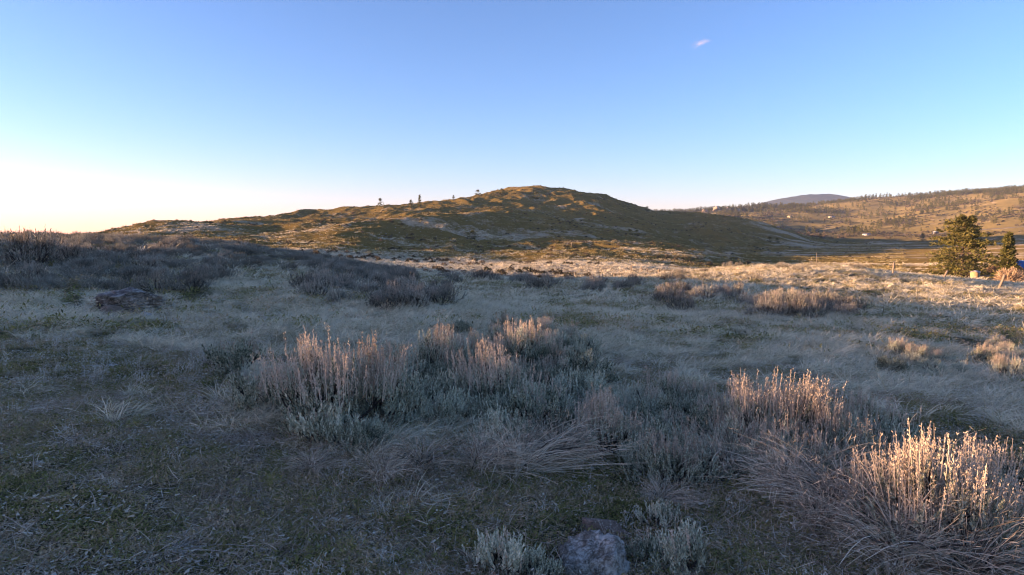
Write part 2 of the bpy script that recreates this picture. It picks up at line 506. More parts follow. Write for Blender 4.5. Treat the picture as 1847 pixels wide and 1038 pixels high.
def mountain():
    rng = np.random.default_rng(9)
    D = 6500.0
    us = [1180, 1250, 1300, 1350, 1380, 1410, 1435, 1450, 1470, 1490, 1500, 1515, 1540, 1570, 1620, 1700, 1800]
    vs = [386, 380, 376, 371, 364, 358, 354, 352, 351.5, 351, 352, 357, 362, 367, 374, 384, 398]
    n = 320
    uu = np.linspace(1180, 1800, n)
    vv = pchip(np.array(us, float), np.array(vs, float), uu)
    az = np.array([pix_az_tan(a, 400)[0] for a in uu]); tt = np.array([pix_az_tan(a, b)[1] for a, b in zip(uu, vv)])
    a = np.radians(az)
    X0, Y0 = D * np.sin(a), D * np.cos(a)
    top = CAM_Z + D * tt
    S = np.linspace(-1, 1, 60)
    X = X0[:, None] + 0 * S; Y = Y0[:, None] + S[None, :] * 1700
    prof = (1 - np.abs(S) ** 1.3)[None, :]
    Z = -30 + (top[:, None] + 30) * prof + 16 * fbm(X / 420, Y / 420, 41, 4) * (1 - 0.7 * prof ** 6) + 3 * noise(X / 35, Y / 35, 44)
    idx = np.arange(n * 60).reshape(n, 60)
    q = np.stack([idx[:-1, :-1], idx[1:, :-1], idx[1:, 1:], idx[:-1, 1:]], -1).reshape(-1, 4)
    mb = MB(); mb.add(np.stack([X, Y, Z], -1).reshape(-1, 3), q)
    m, nt, out = new_mat('forested_mountain')
    k = N(nt)
    pos = k.node('ShaderNodeNewGeometry').outputs['Position']
    col = k.ramp(k.noise(0.02, pos, 6.0, 0.7), [(0.35, (0.03, 0.04, 0.025)), (0.6, (0.06, 0.06, 0.035)), (0.75, (0.16, 0.13, 0.09))])
    d = k.node('ShaderNodeBsdfDiffuse', {'Color': col})
    nt.links.new(d.outputs[0], out.inputs[0])
    tag(link('mountain', mb.mesh('mountain', m, True)), kind='structure')
mountain()

# ------------------------------------------------------------------ scattered ground plants (stuff): many small clumps set out by geometry nodes
def scatter(name, pts, rot, scl, var, sources, label, cat):
    """one object whose points carry clumps of plants"""
    me = bpy.data.meshes.new(name)
    me.vertices.add(len(pts)); me.vertices.foreach_set('co', np.asarray(pts, np.float32).ravel())
    a = me.attributes.new('rot', 'FLOAT_VECTOR', 'POINT'); a.data.foreach_set('vector', np.asarray(rot, np.float32).ravel())
    a = me.attributes.new('scl', 'FLOAT_VECTOR', 'POINT'); a.data.foreach_set('vector', np.asarray(scl, np.float32).ravel())
    a = me.attributes.new('var', 'INT', 'POINT'); a.data.foreach_set('value', np.asarray(var, np.int32))
    o = link(name, me)
    c = bpy.data.collections.new(name + '_kinds')
    for k, s in enumerate(sources):
        c.objects.link(bpy.data.objects.new('%s_kind_%02d' % (name, k), s))
    ng = bpy.data.node_groups.new(name, 'GeometryNodeTree')
    ng.interface.new_socket('Geometry', in_out='INPUT', socket_type='NodeSocketGeometry')
    ng.interface.new_socket('Geometry', in_out='OUTPUT', socket_type='NodeSocketGeometry')
    n = ng.nodes
    gi = n.new('NodeGroupInput'); go = n.new('NodeGroupOutput')
    ci = n.new('GeometryNodeCollectionInfo'); ci.inputs['Collection'].default_value = c
    ci.inputs['Separate Children'].default_value = True; ci.inputs['Reset Children'].default_value = True
    ip = n.new('GeometryNodeInstanceOnPoints'); ip.inputs['Pick Instance'].default_value = True
    def attr(nm, t):
        q = n.new('GeometryNodeInputNamedAttribute'); q.data_type = t; q.inputs['Name'].default_value = nm
        return [s for s in q.outputs if s.name == 'Attribute' and s.enabled][0]
    ng.links.new(gi.outputs[0], ip.inputs['Points'])
    ng.links.new(ci.outputs[0], ip.inputs['Instance'])
    ng.links.new(attr('var', 'INT'), ip.inputs['Instance Index'])
    er = n.new('FunctionNodeEulerToRotation')
    ng.links.new(attr('rot', 'FLOAT_VECTOR'), er.inputs[0])
    ng.links.new(er.outputs[0], ip.inputs['Rotation'])
    ng.links.new(attr('scl', 'FLOAT_VECTOR'), ip.inputs['Scale'])
    ng.links.new(ip.outputs[0], go.inputs[0])
    o.modifiers.new('scatter', 'NODES').node_group = ng
    tag(o, label, cat, kind='stuff')
    return o

# --- clump meshes
def grass_tuft(seed, n, h, spread, lean, width, mat, name, curl=0.5, segs=4):
    rng = np.random.default_rng(seed)
    b = np.zeros((n, 3)); a = rng.uniform(0, 2 * np.pi, n); rad = spread * np.sqrt(rng.uniform(0, 1, n))
    b[:, 0] = rad * np.cos(a); b[:, 1] = rad * np.sin(a); b[:, 2] = -0.02
    L = h * rng.uniform(0.55, 1.15, n)
    d = np.stack([np.cos(a) * 0.55 + lean[0] + rng.normal(0, .3, n), np.sin(a) * 0.55 + lean[1] + rng.normal(0, .3, n), np.ones(n)], 1)
    d = unit(d)
    out = unit(np.stack([d[:, 0] + lean[0] * .6 + rng.normal(0, .15, n), d[:, 1] + lean[1] * .6 + rng.normal(0, .15, n), rng.uniform(-0.3, 0.25, n)], 1))
    t = np.linspace(0, 1, segs)
    pts = b[:, None] + L[:, None, None] * (d[:, None] * t[None, :, None] * (1 - curl * t[None, :, None]) + out[:, None] * curl * (t ** 2)[None, :, None])
    flat = unit(np.cross(out, [0, 0, 1.0]) + rng.normal(0, .45, (n, 3)))
    mb = MB(); mb.ribbons(pts, flat, width * rng.uniform(.7, 1.3, n), width * 0.25)
    return mb.mesh(name, mat)

def forb_patch(seed, n, size, mat, name, leaf=0.03, hgt=0.035):
    rng = np.random.default_rng(seed)
    k = 14
    c = rng.uniform(-size, size, (k, 2))
    i = rng.integers(0, k, n)
    b = np.zeros((n, 3)); b[:, :2] = c[i] + rng.normal(0, size * .22, (n, 2)); b[:, 2] = rng.uniform(-0.01, hgt, n)
    d = unit(np.concatenate([rng.normal(0, 1, (n, 2)), rng.uniform(-0.1, 0.8, (n, 1))], 1))
    flat = unit(np.cross(d, [0, 0, 1.0]) + rng.normal(0, .25, (n, 3)))
    mb = MB(); mb.leaves(b, d, flat, leaf * rng.uniform(.5, 1.4, n), leaf * .35 * rng.uniform(.6, 1.4, n))
    return mb.mesh(name, mat)

def litter_patch(seed, n, size, mat, name, l=0.09, w=0.0035, up=0.25):
    rng = np.random.default_rng(seed)
    b = np.zeros((n, 3)); b[:, :2] = rng.normal(0, size * .6, (n, 2)); b[:, 2] = rng.uniform(0.0, 0.04, n)
    d = unit(np.concatenate([rng.normal(0, 1, (n, 2)), rng.normal(up, .3, (n, 1))], 1))
    e = unit(d + 0.6 * rng.normal(0, 1, (n, 3)) * [1, 1, .4])
    L = l * rng.uniform(.3, 1.5, n)[:, None, None]
    t = np.linspace(0, 1, 4)[None, :, None]
    pts = b[:, None] + L * (d[:, None] * t + (e - d)[:, None] * t * t * .5)
    pts[..., 2] = np.maximum(pts[..., 2], 0.004)
    mb = MB(); mb.ribbons(pts, perp(d, rng), w * rng.uniform(.6, 1.5, n), w * .4)
    return mb.mesh(name, mat)

def weed(seed, n, h, mat, name):
    """thin dead stalks with crumbled seed heads"""
    rng = np.random.default_rng(seed)
    b = np.zeros((n, 3)); b[:, :2] = rng.normal(0, .05, (n, 2))
    d = unit(np.stack([rng.normal(.1, .3, n), rng.normal(0, .3, n), np.ones(n)], 1))
    L = h * rng.uniform(.5, 1.1, n)
    t = np.linspace(0, 1, 3)
    bend = rng.normal(0, .2, (n, 3)); bend[:, 2] = 0
    pts = b[:, None] + L[:, None, None] * (d[:, None] * t[None, :, None] + bend[:, None] * (t ** 2)[None, :, None])
    mb = MB(); mb.ribbons(pts, perp(d, rng), 0.004, 0.002)
    m = 8
    tt = rng.uniform(.45, 1, (n, m, 1))
    p = (b[:, None] + L[:, None, None] * (d[:, None] * tt + bend[:, None] * tt ** 2) + rng.normal(0, .012, (n, m, 3))).reshape(-1, 3)
    dd = rand_dirs(rng, len(p))
    mb.leaves(p, dd, perp(dd, rng), rng.uniform(.008, .022, len(p)), rng.uniform(.005, .012, len(p)))
    return mb.mesh(name, mat)

M_DRY = leaf_mat('dry_grass', [(0.0, (0.26, 0.21, 0.11)), (0.3, (0.62, 0.54, 0.35)), (0.55, (0.88, 0.79, 0.58)), (1.0, (0.94, 0.88, 0.71))], 0.4, scale=0.8, objscale=0.45)
M_GREEN = leaf_mat('green_forbs', [(0.0, (0.11, 0.10, 0.04)), (0.25, (0.26, 0.26, 0.085)), (0.45, (0.38, 0.345, 0.13)), (0.65, (0.48, 0.355, 0.205)), (1.0, (0.72, 0.59, 0.42))], 0.3, scale=1.3)
M_LITTER = leaf_mat('plant_litter', [(0.0, (0.24, 0.18, 0.12)), (0.4, (0.44, 0.35, 0.25)), (0.75, (0.66, 0.57, 0.45)), (1.0, (0.82, 0.74, 0.62))], 0.2, scale=2.0, objscale=0.35)
M_WEED = leaf_mat('dead_weeds', [(0.0, (0.40, 0.36, 0.28)), (0.5, (0.6, 0.56, 0.46)), (1.0, (0.76, 0.72, 0.62))], 0.3, scale=2.0)

def wedge(n, r0, r1, az0=-44, az1=44, seed=0, p=1.0):
    """points spread over the visible sector; p=1 even by area, lower p favours the near ground"""
    rng = np.random.default_rng(seed)
    r = (r0 ** (2 * p) + (r1 ** (2 * p) - r0 ** (2 * p)) * rng.uniform(0, 1, n)) ** (1 / (2 * p))
    a = np.radians(rng.uniform(az0, az1, n))
    return r * np.sin(a), r * np.cos(a), rng

def spread(name, x, y, keep, rng, sources, smin, smax, label, cat, tilt=0.15, yaw=None, squash=1.0, sink=0.0):
    k = rng.uniform(0, 1, len(x)) < keep
    x, y = x[k], y[k]
    z = height(x, y) - sink
    n = len(x)
    rot = np.zeros((n, 3)); rot[:, 0] = rng.normal(0, tilt, n); rot[:, 1] = rng.normal(0, tilt, n)
    rot[:, 2] = rng.uniform(0, 2 * np.pi, n) if yaw is None else rng.normal(yaw, 1.1, n)
    s = rng.uniform(smin, smax, n)
    scl = np.stack([s, s, s * squash], 1)
    scatter(name, np.stack([x, y, z], 1), rot, scl, rng.integers(0, len(sources), n), sources, label, cat)
    return n

def fields(x, y):
    u, v = project(x, y, height(x, y))
    return u, v, fbm(x / 2.4, y / 2.4, 51, 3), fbm(x / 6.5, y / 5, 57, 3)

# share of dead grass cover in the near field, read off the photograph
def dry_cover(x, y):
    u, v, n1, n2 = fields(x, y)
    c = 0.66 + 0.85 * n2 + 0.7 * n1 + 1.1 * fbm(x / 0.8, y / 0.7, 58, 2)
    left = 1 - sstep(330, 520, u)
    c = c - 1.5 * left * sstep(590, 680, v) - 0.1 * left
    c = c - 1.7 * sstep(760, 880, v) * (1 - left)
    c = c - 0.55 * np.exp(-((u - 1180) / 130) ** 2 - ((v - 660) / 45) ** 2)
    c = c - 0.5 * np.exp(-((u - 1750) / 120) ** 2 - ((v - 745) / 45) ** 2)
    c = c - 0.35 * np.exp(-((u - 1640) / 150) ** 2 - ((v - 590) / 30) ** 2)
    c = c - 0.35 * np.exp(-((u - 420) / 60) ** 2 - ((v - 650) / 20) ** 2)
    return np.clip(c, 0.0, 1)

# dead bunch grass combed over by the wind
tufts = [grass_tuft(100 + i, 56, 0.27, 0.06, (0.35, -0.1), 0.0085, M_DRY, 'dry_grass_tuft', 0.75) for i in range(5)]
x, y, rng = wedge(62000, 4.5, 26, seed=1, p=0.8)
spread('dry_grass', x, y, dry_cover(x, y) * 1.0, rng, tufts, 0.5, 1.5, 'pale dead bunch grass covering the middle of the slope', 'grass', 0.2, 0.0, 0.8)
ftufts = [grass_tuft(130 + i, 40, 0.33, 0.12, (0.28, -0.08), 0.026, M_DRY, 'dry_grass_tuft', 0.65, 3) for i in range(4)]
x, y, rng = wedge(44000, 24, 92, seed=2, p=0.85)
spread('dry_grass', x, y, np.clip(dry_cover(x, y) * 1.1, 0, 1), rng, ftufts, 0.6, 1.7, 'pale dead grass on the far part of the near slope', 'grass', 0.2, 0.0, 0.8)

# short green growth, dead litter and standing weeds near the camera
forbs = [forb_patch(200 + i, 380, 0.17, M_GREEN, 'forb_patch', 0.024) for i in range(6)]
x, y, rng = wedge(9500, 2.6, 15, az0=-48, az1=48, seed=3, p=0.7)
u_, v_, n1, n2 = fields(x, y)
spread('green_forbs', x, y, np.clip(0.75 + 0.5 * n1, 0.25, 1), rng, forbs, 0.7, 1.5, 'short dark green and brown herbs carpeting the foreground', 'herbs', 0.1)
fforbs = [forb_patch(220 + i, 160, 0.4, M_GREEN, 'forb_patch', 0.07, 0.09) for i in range(4)]
x, y, rng = wedge(14000, 14, 92, seed=4, p=0.75)
spread('green_forbs', x, y, np.clip(1.15 - dry_cover(x, y), 0.2, 1), rng, fforbs, 0.7, 1.5, 'green grass showing between the dead grass farther off', 'herbs', 0.1)
lits = [litter_patch(240 + i, 90, 0.24, M_LITTER, 'litter_patch') for i in range(6)]
x, y, rng = wedge(7000, 2.6, 13, az0=-48, az1=48, seed=5, p=0.7)
u_, v_, n1, n2 = fields(x, y)
spread('plant_litter', x, y, np.clip(0.5 + 0.9 * n2, 0.1, 1), rng, lits, 0.6, 1.3, 'dead stems and straw strewn over the foreground', 'litter', 0.08)
flk = [litter_patch(280 + i, 70, 0.3, M_WEED, 'flake_patch', 0.022, 0.011, 0.1) for i in range(5)]
x, y, rng = wedge(4200, 2.6, 12, az0=-48, az1=48, seed=25, p=0.7)
q = fbm(x / 1.1, y / 1.1, 67, 3)
spread('pale_flakes', x, y, np.clip(0.25 + 1.2 * q, 0.03, 1), rng, flk, 0.5, 1.4, 'small pale dead leaves and chips on the foreground soil', 'litter', 0.08)
weeds = [weed(260 + i, 9, 0.17, M_WEED, 'weed_clump') for i in range(5)]
x, y, rng = wedge(9000, 3.0, 24, seed=6, p=0.9)
u_, v_, n1, n2 = fields(x, y)
keep = np.clip(0.12 + 0.4 * n1 + 0.7 * (1 - sstep(430, 620, u_)) * sstep(545, 580, v_) * (1 - sstep(655, 720, v_)), 0.01, 0.9)
spread('dead_weeds', x, y, keep, rng, weeds, 0.5, 1.2, 'small whitish dead weeds standing in the grass', 'weeds', 0.2)

# meadow and hill grass beyond the near crest, and low scrub on the hill
mt = [grass_tuft(150 + i, 26, 0.42, 0.5, (0.35, -0.1), 0.05, M_DRY, 'meadow_tuft', 0.45, 3) for i in range(4)]
x, y, rng = wedge(42000, 92, 330, az0=-42, az1=42, seed=7, p=0.8)
d = dryness(x, y)
spread('meadow_grass', x, y, np.clip(d * 1.6 - 0.25, 0, 1), rng, mt, 0.7, 1.5, 'pale dead grass on the meadow and lower hill', 'grass', 0.2, 0.0)
M_GOLD = leaf_mat('hill_bunch_grass', [(0.0, (0.16, 0.135, 0.045)), (0.45, (0.31, 0.25, 0.09)), (0.75, (0.46, 0.37, 0.17)), (1.0, (0.66, 0.55, 0.33))], 0.3, scale=0.05, objscale=0.5)
ht = [grass_tuft(170 + i, 22, 0.55, 0.9, (0.15, 0.0), 0.13, M_GOLD, 'hill_tuft', 0.35, 3) for i in range(4)]
x, y, rng = wedge(60000, 170, 830, az0=-42, az1=30, seed=17, p=0.6)
q = fbm(x / 16, y / 20, 63, 4, 0.65)
spread('hill_grass', x, y, np.clip(0.42 + 0.9 * q, 0.05, 1), rng, ht, 0.6, 1.5, 'golden and olive bunch grass over the hill', 'grass', 0.15)
M_SCRUB = leaf_mat('far_scrub', [(0.0, (0.05, 0.05, 0.03)), (0.5, (0.12, 0.10, 0.065)), (1.0, (0.30, 0.23, 0.15))], 0.15, scale=0.05)
def scrub(seed, n=90):
    rng = np.random.default_rng(seed)
    d = rand_dirs(rng, n); d[:, 2] = np.abs(d[:, 2])
    b = d * np.array([.55, .55, .42]) * rng.uniform(.45, 1, (n, 1)) + rng.normal(0, .06, (n, 3))
    e = unit(d + rng.normal(0, .5, (n, 3)) + [0, 0, .4])
    mb = MB(); mb.leaves(b, e, perp(e, rng), rng.uniform(.22, .4, n), rng.uniform(.12, .2, n))
    return mb.mesh('scrub_clump', M_SCRUB)
scr = [scrub(300 + i) for i in range(4)]
x, y, rng = wedge(42000, 95, 800, az0=-42, az1=30, seed=8, p=0.75)
u_, v_ = project(x, y, height(x, y))
q = fbm(x / 60, y / 38, 61, 4, 0.6)
keep = np.clip(0.05 + 0.45 * q, 0.01, 0.5) * (1 - 0.6 * sstep(15, 22, np.degrees(np.arctan2(x, y))))
spread('hill_scrub', x, y, keep, rng, scr, 0.45, 1.3, 'low grey-brown scrub dotted over the hill', 'scrub', 0.1)

x, y, rng = wedge(30000, 1050, 2700, az0=5, az1=44, seed=18, p=0.7)
q = fbm(x / 120, y / 120, 66, 4, 0.65)
spread('far_brush', x, y, np.clip(0.15 + 0.9 * q, 0.02, 0.9), rng, scr, 1.6, 4.6, 'brown and olive brush covering the far slopes', 'scrub', 0.1)

import bmesh
# ------------------------------------------------------------------ sagebrush and dead shrubs: single plants
M_SAGE = leaf_mat('sage_leaf', [(0.0, (0.10, 0.115, 0.07)), (0.5, (0.50, 0.50, 0.355)), (1.0, (0.82, 0.79, 0.62))], 0.2, scale=3.0, objscale=0.4)
M_STALK = leaf_mat('sage_seed_stalk', [(0.0, (0.36, 0.28, 0.20)), (0.5, (0.58, 0.48, 0.36)), (1.0, (0.74, 0.63, 0.49))], 0.2, scale=3.0, objscale=0.4)
M_TWIG = leaf_mat('bleached_twig', [(0.0, (0.15, 0.12, 0.085)), (0.5, (0.53, 0.45, 0.335)), (1.0, (0.85, 0.75, 0.58))], 0.05, scale=3.0, objscale=0.3)
M_WOOD = leaf_mat('sage_wood', [(0.0, (0.035, 0.03, 0.026)), (0.6, (0.08, 0.068, 0.058)), (1.0, (0.16, 0.14, 0.12))], 0.0, scale=5.0, objscale=0.3)

M_DORMANT = leaf_mat('dormant_sage', [(0.0, (0.11, 0.105, 0.08)), (0.5, (0.30, 0.285, 0.225)), (1.0, (0.56, 0.52, 0.42))], 0.15, scale=1.0, objscale=0.45)
M_DSTALK = leaf_mat('dormant_stalk', [(0.0, (0.25, 0.20, 0.15)), (0.5, (0.49, 0.41, 0.32)), (1.0, (0.72, 0.62, 0.48))], 0.2, scale=1.0, objscale=0.4)

def shoots(mb, rng, base, d, L, leaf, m, w):
    """leafy fingers: leaves set spirally up each shoot"""
    n = len(base)
    t = (np.arange(m) + rng.uniform(0, 1, (n, m))) / m
    a = np.arange(m) * 2.4 + rng.uniform(0, 6.28, (n, 1))
    s = perp(d, rng); q = np.cross(d, s)
    rad = np.cos(a)[..., None] * s[:, None] + np.sin(a)[..., None] * q[:, None]
    b = base[:, None] + d[:, None] * (L[:, None] * t)[..., None]
    al = rng.uniform(0.35, 0.85, (n, m, 1)) * (1.15 - 0.75 * t[..., None])
    ld = unit(d[:, None] * np.cos(al) + rad * np.sin(al))
    sd = unit(np.cross(ld, rad) + 1e-4)
    ln = leaf * rng.uniform(.7, 1.3, (n, m)) * (1.0 - 0.25 * t)
    mb.leaves(b.reshape(-1, 3), ld.reshape(-1, 3), sd.reshape(-1, 3), ln.reshape(-1), (ln * w).reshape(-1))

def sage_meshes(seed, W=0.55, H=0.6, clumps=22, per=11, stalks=0, stalk_len=0.26, leafy=1.0, leaf=0.036, lod=1.0, mf=None, ms=None):
    """foliage, branches and seed stalks of one shrub, about 2W wide and H tall without the stalks"""
    rng = np.random.default_rng(seed)
    a = rng.uniform(0, 2 * np.pi, clumps); el = np.arcsin(rng.uniform(0.05, 1.0, clumps))
    R = rng.uniform(.55, 1.05, clumps)
    sx = rng.uniform(.85, 1.15); 
    c = np.stack([np.cos(a) * np.cos(el) * W * R * sx, np.sin(a) * np.cos(el) * W * R / sx, (0.18 + 0.74 * np.sin(el) * R) * H], 1)
    outd = unit(np.stack([c[:, 0] / W, c[:, 1] / W, c[:, 2] / H * 1.3 + 0.35], 1))
    # branches
    wood = MB()
    b0 = np.zeros((clumps, 3)); b0[:, :2] = rng.normal(0, .05, (clumps, 2)); b0[:, 2] = -0.05
    t = np.linspace(0, 1, 5)[None, :, None]
    midc = c * np.array([.75, .75, .3]) + rng.normal(0, .04, (clumps, 3))
    pts = b0[:, None] * (1 - t) ** 2 + 2 * midc[:, None] * t * (1 - t) + c[:, None] * t * t
    wood.tubes(pts, rng.uniform(.010, .018, clumps), 0.004, 4)
    # shoots
    fol = MB()
    n = int(clumps * per * leafy)
    i = rng.integers(0, clumps, n)
    base = c[i] + rng.normal(0, 1, (n, 3)) * np.array([.066, .066, .05]) * (W / .55)
    d = unit(outd[i] * 0.75 + np.array([0, 0, 0.75]) + rng.normal(0, .3, (n, 3)))
    L = rng.uniform(.09, .19, n)
    base = base - d * L[:, None] * .4
    base[:, 2] = np.maximum(base[:, 2], 0.02)
    shoots(fol, rng, base, d, L, leaf, int(20 * lod), 0.40)
    # small twigs that carry the shoots
    tw = np.stack([c[i] * 0.72 + b0[i] * .28, (c[i] + base) * .5, base], 1)
    wood.ribbons(tw, perp(d, rng), 0.008, 0.004)
    st = None
    if stalks:
        st = MB()
        up = np.where(c[:, 2] > 0.42 * H)[0]
        k = up if stalks > 150 else up[rng.integers(0, len(up), max(4, len(up) // 2))]
        j = rng.choice(k, stalks)
        sb = c[j] + rng.normal(0, 1, (stalks, 3)) * np.array([.075, .075, .03])
        sd = unit(outd[j] * .28 + np.array([0.05, 0, 1.0]) + rng.normal(0, .09, (stalks, 3)))
        SL = stalk_len * rng.uniform(.55, 1.2, stalks)
        tt = np.linspace(0, 1, 4)[None, :, None]
        st.ribbons(sb[:, None] + sd[:, None] * SL[:, None, None] * tt, perp(sd, rng), 0.006, 0.003)
        m = int(16 * lod)
        t2 = rng.uniform(.3, 1.0, (stalks, m, 1))
        p = (sb[:, None] + sd[:, None] * SL[:, None, None] * t2 + rng.normal(0, .006, (stalks, m, 3))).reshape(-1, 3)
        ld = unit(np.repeat(sd, m, 0) + rng.normal(0, .35, (stalks * m, 3)))
        st.leaves(p, ld, perp(ld, rng), rng.uniform(.012, .03, len(p)), rng.uniform(.006, .012, len(p)))
    return (fol.mesh('sage_foliage', mf or M_SAGE), wood.mesh('sage_branches', M_WOOD), st.mesh('sage_stalks', ms or M_STALK) if st else None)

def dead_meshes(seed, W=0.6, H=0.55, n=420, lean=(0.5, -0.2), width=0.0065):
    """bleached stems splayed outward and drooping"""
    rng = np.random.default_rng(seed)
    k = 12
    ca = rng.uniform(0, 2 * np.pi, k); ct = np.stack([np.cos(ca) + lean[0], np.sin(ca) + lean[1]], 1) * rng.uniform(.5, 1.1, (k, 1)) * W
    i = rng.integers(0, k, n)
    tip = np.zeros((n, 3)); tip[:, :2] = ct[i] + rng.normal(0, .16, (n, 2)); tip[:, 2] = np.abs(rng.normal(.42, .25, n)) * H
    b = rng.normal(0, .06, (n, 3)); b[:, 2] = -0.03
    mid = (b + tip) * .5 + np.stack([rng.normal(0, .03, n), rng.normal(0, .03, n), H * rng.uniform(.0, .7, n)], 1)
    t = np.linspace(0, 1, 7)[None, :, None]
    pts = b[:, None] * (1 - t) ** 2 + 2 * mid[:, None] * t * (1 - t) + tip[:, None] * t * t
    pts += np.cumsum(rng.normal(0, .009, pts.shape), 1)
    cut = rng.uniform(.45, 1, (n, 1, 1)); pts = b[:, None] + (pts - b[:, None]) * (cut + (1 - cut) * .35)
    tw = MB(); d = unit(tip - b)
    tw.ribbons(pts, perp(d, rng), width * rng.uniform(.6, 1.5, n), width * .4)
    # fine side twigs
    m = 3
    ti = rng.uniform(.45, .95, (n, m, 1))
    p0 = (b[:, None] * (1 - ti) ** 2 + 2 * mid[:, None] * ti * (1 - ti) + tip[:, None] * ti * ti).reshape(-1, 3)
    dd = unit(np.repeat(d, m, 0) + rng.normal(0, .5, (n * m, 3)))
    tw.leaves(p0, dd, perp(dd, rng), rng.uniform(.03, .1, n * m), 0.004)
    br = MB()
    e = np.zeros((k, 3)); e[:, :2] = ct * .6; e[:, 2] = H * .45
    b0 = rng.normal(0, .04, (k, 3)); b0[:, 2] = -0.05
    mm = (e + b0) * .5 + [0, 0, H * .2]
    t = np.linspace(0, 1, 5)[None, :, None]
    br.tubes(b0[:, None] * (1 - t) ** 2 + 2 * mm[:, None] * t * (1 - t) + e[:, None] * t * t, rng.uniform(.007, .013, k), .003, 4)
    return tw.mesh('dead_twigs', M_TWIG), br.mesh('dead_branches', M_WOOD)

KINDS = {
 'lit':   [sage_meshes(400 + i, 0.55, 0.62, 24, 11, 270, 0.29) for i in range(3)],     # many seed stalks
 'stalk': [sage_meshes(410 + i, 0.50, 0.55, 22, 14, 80, 0.24) for i in range(3)],
 'leafy': [sage_meshes(420 + i, 0.45, 0.46, 24, 18, 0) for i in range(3)],
 'small': [sage_meshes(430 + i, 0.28, 0.28, 12, 12, 14, 0.13) for i in range(2)],
 'far':   [sage_meshes(440 + i, 0.62, 0.58, 26, 7, 70, 0.22, leaf=0.06, lod=0.5, mf=M_DORMANT, ms=M_DSTALK) for i in range(4)],
}
DEAD = [dead_meshes(450 + i, 0.62, 0.6, 420, (0.45 - 0.3 * i, -0.25)) for i in range(4)]

def sagebrush(kind, x, y, s, yaw, label, group=None, var=None, sz=1.0):
    z = float(height(np.array([x]), np.array([y]))[0])
    e = bpy.data.objects.new('sagebrush', None)
    COL.objects.link(e)
    e.empty_display_size = 0.2
    e.location = (x, y, z - 0.01); e.rotation_euler = (0, 0, yaw); e.scale = (s, s, s * sz)
    f, w, st = KINDS[kind][(var if var is not None else random.randrange(99)) % len(KINDS[kind])]
    tag(link('foliage', f, e), kind='stuff'); link('branches', w, e)
    if st: tag(link('seed_stalks', st, e), kind='stuff')
    return tag(e, label, 'sagebrush', group)

def dead_shrub(x, y, s, yaw, label, group=None, var=None, sz=1.0):
    z = float(height(np.array([x]), np.array([y]))[0])
    e = bpy.data.objects.new('dead_shrub', None)
    COL.objects.link(e)
    e.empty_display_size = 0.2
    e.location = (x, y, z); e.rotation_euler = (0, 0, yaw); e.scale = (s, s, s * sz)
    t, b = DEAD[(var if var is not None else random.randrange(99)) % len(DEAD)]
    tag(link('twigs', t, e), kind='stuff'); link('branches', b, e)
    return tag(e, label, 'shrub', group)

